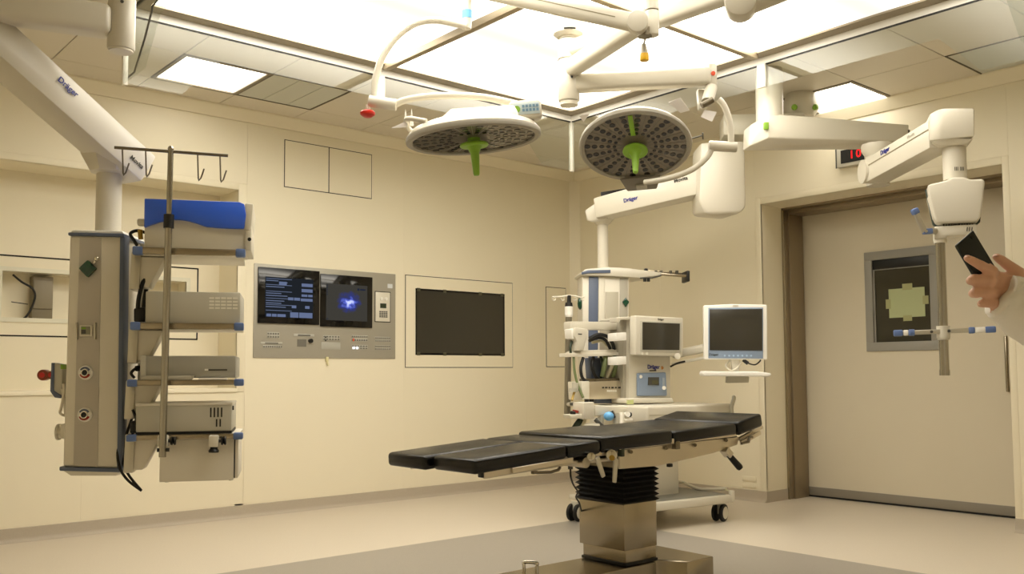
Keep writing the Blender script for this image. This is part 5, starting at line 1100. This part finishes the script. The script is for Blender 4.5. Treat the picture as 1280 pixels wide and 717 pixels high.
# tilting handle on the right and head rail
h0, h1 = tp(909, 566, YN+.04), tp(926, 585.5, YN+.0)
part('handle_socket', MB().beam(tp(905, 561, YN+.04), tp(911.5, 569, YN+.035), .045, .032, bev=.004), STEELB, t)
part('grip', MB().tube([tp(910.5, 567.5, YN+.03), h0+(h1-h0)*.3, h0+(h1-h0)*.9, h1], [.014, .015, .017, .013], n=16), BLACKR, t, 'black rubber grip')
hr0, hr1 = tp(926, 553.5, YN+.02), tp(950, 540, YN+.02)
part('head_rail', MB().beam(hr0, hr1, .012, .022, bev=.002).beam(tp(924, 549, YN+.05), tp(952, 533, YN+.05), .02, .02), STEELB, t)
part('head_latch', MB().tube([tp(927, 554, YN+.01), tp(936, 552, YN+.005), tp(937, 546, YN+.01), tp(940.5, 546, YN+.01)], .006, n=8), STEELD, t)
# pedestal
BZ = .17
cF, cL_, cR_ = onz(782.7, 708, BZ), onz(731, 695.7, BZ), onz(818, 698.9, BZ)
px0, px1 = (cF.x+cL_.x)/2, cR_.x; py0, py1 = (cF.y+cR_.y)/2, cL_.y
def zat(px, py, x, y):   # height of the place above (x, y) seen at row py
    return ony(px, py, y).z
zs = zat(729, 678, px0, py1); zt_ = ony(782, 630, py0).z; zb_ = ony(782, 584, py0).z
e = .012
part('pedestal_inner', MB().box(px0, px1, py0, py1, BZ, zs+.02, bev=.003), STEEL, t)
part('pedestal_sleeve', MB().box(px0-e, px1+e*.3, py0-e*.3, py1+e, zs, zt_, bev=.003), STEEL, t)
part('pedestal_gasket', MB().box(px0-.006, px1+.006, py0-.006, py1+.006, BZ-.002, BZ+.012, bev=.002), BLACKR, t)
bw = MB(); nf = 8; tmp = bmesh.new(); rings = []
for i in range(2*nf+1):
    z = zt_-.004+(zb_+.02-zt_)*i/(2*nf); o_ = .014 if i % 2 else -.002
    rings.append([tmp.verts.new(c) for c in ((px0-e-o_, py0-o_, z), (px1+o_, py0-o_, z), (px1+o_, py1+e+o_, z), (px0-e-o_, py1+e+o_, z))])
for a, b in zip(rings, rings[1:]):
    for k in range(4): tmp.faces.new((a[k], a[(k+1) % 4], b[(k+1) % 4], b[k]))
tmp.faces.new(rings[0][::-1]); tmp.faces.new(rings[-1]); bmesh.ops.recalc_face_normals(tmp, faces=tmp.faces); bw._add(tmp)
part('bellows', bw, mat('bellows_black', '#070707', .65), t, 'black pleated bellows', smooth=False)
rA, rB, rC = onz(820, 681, BZ), onz(892, 695, BZ), onz(863, 701, BZ)
bs = MB().prism([(rC.x-.08, py0, .02), (rC.x-.02, rC.y, .02), (rB.x, rB.y, .02), (rA.x, rA.y+.01, .02), (px1-.05, rA.y+.01, .02), (px1-.05, py0, .02)], (0, 0, BZ-.02), bev=.004, seg=1)
bs.box(2.42, px1-.02, py0-.02, py1+.01, .02, BZ-.004, bev=.004, seg=1)
part('base_plate', bs, STEEL, t)
part('base_skirt', MB().box(2.45, px1, py0, py1-.01, 0, .022).box(px1-.02, rB.x-.02, rB.y+.02, rA.y-.01, 0, .022), BLACKR, t)
u0_ = onz(655, 716, BZ); part('base_handle', MB().tube([onz(655, 721, BZ), onz(655, 721, BZ)+ZAX*.05, onz(655.5, 721, BZ)+ZAX*.064, onz(670.5, 722, BZ)+ZAX*.064, onz(671, 722, BZ)+ZAX*.05, onz(671, 722, BZ)], .008, smooth=4, n=10), CHROME, t)
tag(part('cable', MB().tube([tp(713, 583, YN+.12), tp(713.5, 596, YN+.12), ony(717, 606, 2.95), ony(722, 614, 3.0), ony(720, 621, 3.05), ony(724, 628, 3.1), ony(727, 640, 3.2)], .004, smooth=5, n=8), BLACKR), 'thin black cable hanging from the table hinge beside the bellows', 'cable')
tag(part('cable_plug', MB().cyl(tp(713, 578, YN+.12), tp(713, 586, YN+.12), .011, n=12), GREYD), 'dark plug under the operating table hinge', 'plug')
# ================================================================== PERSON AT THE RIGHT EDGE, HOLDING A PHONE
HD = 2.0
h_ = lambda px, py, d=HD: P(px, py, d)
def remesh(name, mb, m_, parent, vox, it, label=None):
    o = part(name, mb, m_, parent, label)
    md = o.modifiers.new('r', 'REMESH'); md.mode = 'VOXEL'; md.voxel_size = vox; md.use_smooth_shade = True
    ms = o.modifiers.new('s', 'SMOOTH'); ms.factor = .5; ms.iterations = it
    bpy.context.view_layer.update()
    me = bpy.data.meshes.new_from_object(o.evaluated_get(bpy.context.evaluated_depsgraph_get())); old = o.data
    o.modifiers.clear(); o.data = me; bpy.data.meshes.remove(old); me.shade_smooth(); return o
elbow = h_(1425, 492, 1.95); shoulder = h_(1500, 240, 2.1); neck = h_(1590, 190, 2.2)
hipz = .95; bodyc = Vector((neck.x, neck.y, 0))
person = thing('person', 'person in a white coat reaching in at the right edge, holding up a phone', 'person', (bodyc.x, bodyc.y, 0))
bd = MB()
bd.tube([h_(1244, 344), h_(1239, 339, 1.975), h_(1226, 331.5, 1.962), h_(1215, 325.5, 1.966), h_(1209, 322.5, 1.972)], [.0125, .0125, .0105, .0092, .0078], n=14)
bd.ball(h_(1209, 322.5, 1.972), .0078, 12); bd.ball(h_(1226, 331.5, 1.962), .0112, 12); bd.ball(h_(1240, 339.5, 1.972), .0138, 12)
bd.tube([h_(1245, 354), h_(1236, 350.5, 1.972), h_(1217, 349, 1.968), h_(1213.5, 350.5, 1.99), h_(1220, 352, 2.015)], [.014, .0125, .0118, .0105, .009], n=14); bd.ball(h_(1216.5, 349.3, 1.97), .0124, 12); bd.ball(h_(1238, 351, 1.972), .014, 12)
bd.tube([h_(1247, 367), h_(1238, 365, 1.974), h_(1219.5, 365, 1.972), h_(1216, 366.5, 1.995), h_(1223, 368, 2.015)], [.013, .012, .0112, .0098, .0085], n=14); bd.ball(h_(1219.5, 365, 1.974), .0115, 12)
bd.tube([h_(1251, 380), h_(1241, 379, 1.98), h_(1229, 379, 1.982), h_(1226, 379.5, 2.0), h_(1232, 380, 2.015)], [.012, .0108, .0095, .0085, .0075], n=14); bd.ball(h_(1229, 379, 1.982), .0098, 12)
bd.tube([h_(1276, 352, 2.0), h_(1272, 340, 2.0), h_(1260, 331, 2.008), h_(1251, 324.5, 2.012), h_(1245.5, 321, 2.012)], [.018, .0145, .0115, .0108, .0085], n=14); bd.ball(h_(1245.5, 321, 2.012), .0085, 12); bd.ball(h_(1259, 330.5, 2.008), .012, 12)
bd.hull([h_(1240, 338, 1.985), h_(1240, 338, 2.01), h_(1237, 352, 1.98), h_(1238, 366, 1.982), h_(1240, 380, 1.985), h_(1240, 378, 2.012), h_(1236, 388, 1.992), h_(1247, 395, 1.995), h_(1262, 396, 2.0), h_(1270, 345, 1.985), h_(1274, 342, 2.01), h_(1280, 372, 2.0), h_(1280, 385, 2.01), h_(1268, 350, 2.025), h_(1262, 385, 2.025), h_(1255, 343, 1.98)], bev=.006)
bd.tube([h_(1268, 370, 2.0), h_(1290, 384, 2.0), h_(1340, 425, 1.98), elbow], [.032, .033, .042, .046], n=16)
hand = bd; bd = MB()
bd.tube([elbow, shoulder], [.046, .055], n=16); bd.ball(elbow, .047, 16)
bd.tube([shoulder, Vector((neck.x, neck.y, shoulder.z+.01)), Vector((neck.x, neck.y, 1.15)), Vector((neck.x, neck.y, .95))], [.06, .13, .13, .14], n=20)
oth = Vector((2*neck.x-shoulder.x, 2*neck.y-shoulder.y, shoulder.z))
bd.tube([Vector((neck.x, neck.y, shoulder.z)), oth, oth+Vector((.02, -.03, -.28)), oth+Vector((-.04, .06, -.52))], [.08, .06, .042, .03], n=14)
bd.tube([Vector((neck.x, neck.y, shoulder.z)), Vector((neck.x, neck.y, shoulder.z+.14))], [.062, .055], n=16)
hc_ = Vector((neck.x, neck.y, shoulder.z+.24)); bd.ball(hc_, (.078, .09, .118), 20)
lookd = Vector((-.75, .66, 0)); sidev = Vector((.66, .75, 0))
bd.ball(hc_+lookd*.09-ZAX*.01, (.016, .016, .022), 10); bd.ball(hc_+lookd*.075-ZAX*.06, (.03, .03, .012), 10)
for s_ in (-1, 1): bd.ball(hc_+sidev*.08*s_, (.015, .015, .03), 10)
hw = sidev*.09
for s_ in (-1, 1):
    b0 = Vector((neck.x, neck.y, 0))+hw*s_; bd.tube([b0+ZAX*.95, b0+ZAX*.5, b0+ZAX*.08], [.095, .065, .045], n=16); bd.tube([b0+ZAX*.05, b0+lookd*.16+ZAX*.03], [.045, .035], n=12)
body = remesh('body', bd, SKIN, person, .012, 3)
hnd = remesh('hand', hand, SKIN, person, .003, 3)
jn = bmesh.new(); jn.from_mesh(body.data); jn.from_mesh(hnd.data); jn.to_mesh(body.data); jn.free(); body.data.shade_smooth()
bpy.data.objects.remove(hnd)
for c, dirv, r_ in ((h_(1209.5, 321.2, 1.9645), None, .0052), (h_(1246.5, 319.6, 2.003), None, .0055)): part('nail', MB().ball(c, (r_, r_, r_*.55), 10), NAIL, person)
ct = MB()
ct.tube([h_(1250, 369), h_(1254, 371), h_(1263, 375.5), h_(1280, 384), h_(1310, 400, 1.98), h_(1345, 425, 1.97), h_(1390, 468, 1.95), elbow+Vector((0, 0, -.01)), (elbow+shoulder)/2, shoulder, Vector((neck.x, neck.y, shoulder.z-.02))], [.050, .052, .060, .075, .078, .076, .078, .082, .085, .095, .13], n=28)
ct.ball(elbow, .088, 20)
ct.tube([oth+Vector((0, 0, .0)), oth+Vector((.02, -.03, -.28)), oth+Vector((-.04, .06, -.48))], [.09, .07, .06], n=18); ct.tube([shoulder, oth], [.09, .09], n=18)
ct.tube([Vector((neck.x, neck.y, shoulder.z+.06)), Vector((neck.x, neck.y, shoulder.z-.05)), Vector((neck.x, neck.y, 1.1)), Vector((neck.x, neck.y, .9)), Vector((neck.x, neck.y, .5))], [.09, .19, .19, .2, .24], n=28)
co = remesh('white_coat', ct, COATM, person, .009, 3, 'white cloth coat sleeve')
nrms = [v.normal.copy() for v in co.data.vertices]      # cloth folds
for v, n_ in zip(co.data.vertices, nrms):
    w_ = v.co+person.location; rel = w_-h_(1262, 378); s_ = rel.dot((elbow-h_(1262, 378)).normalized())
    v.co += n_*(.0035*math.sin(s_*95+4*math.sin(w_.z*28))+.0025*math.sin(w_.z*70+s_*40))
part('cuff', MB().lathe([(.044, .004), (.048, 0), (.0515, .003), (.0525, .012), (.050, .022), (.044, .022)], h_(1250.5, 369.5), h_(1263, 375.5)-h_(1250.5, 369.5), 36), COATM, person)
tr = MB()
for s_ in (-1, 1):
    b0 = Vector((neck.x, neck.y, 0))+hw*s_; tr.tube([b0+ZAX*.93, b0+ZAX*.5, b0+ZAX*.07], [.115, .09, .08], n=20)
part('trousers', tr, mat('green_scrubs', '#5E7F73', .85), person)
for s_ in (-1, 1):
    b0 = Vector((neck.x, neck.y, 0))+hw*s_; part('shoe', MB().hull([b0+lookd*a+sidev*b+ZAX*z for a, b, z in ((-.07, -.04, 0), (-.07, .04, 0), (.2, -.045, 0), (.2, .045, 0), (.24, 0, 0), (-.06, -.035, .08), (-.06, .035, .08), (.1, -.035, .07), (.1, .035, .07), (.2, 0, .05))], bev=.012), WHITE, person)
part('cap', MB().lathe([(.098, 0), (.102, .02), (.095, .06), (.07, .1), (.03, .12), (0, .122)], hc_+ZAX*.02-lookd*.008, n=24), mat('cap_green', '#6E9080', .85), person)
for s_ in (-1, 1): part('eye', MB().ball(hc_+lookd*.078+sidev*.032*s_+ZAX*.008, .011, 12), mat('eye_dark', '#2a2018', .2), person)
# phone
a, b, c = h_(1195.5, 305.5, 2.0), h_(1217, 287, 2.02), h_(1249, 340, 2.0)
d_ = a+(c-b); nn = (b-a).cross(d_-a).normalized(); nn = nn if nn.dot(EYE-a) < 0 else -nn
ph = thing('smartphone', 'dark green black smartphone held up in the hand', 'phone', (a+c)/2)
part('case', MB().prism([a, b, c, d_], nn*.009, bev=.003, seg=3), PHONE, ph)
ins = lambda p: (a+c)/2+(p-(a+c)/2)*.93
part('screen', MB().prism([ins(p)+nn*.0088 for p in (a, b, c, d_)], nn*.0008), GLASSB, ph)
part('camera_lens', MB().cyl(a+(b-a)*.78+(d_-a)*.09-nn*.0015, a+(b-a)*.78+(d_-a)*.09+nn*.001, .005, n=16), BLACK, ph)
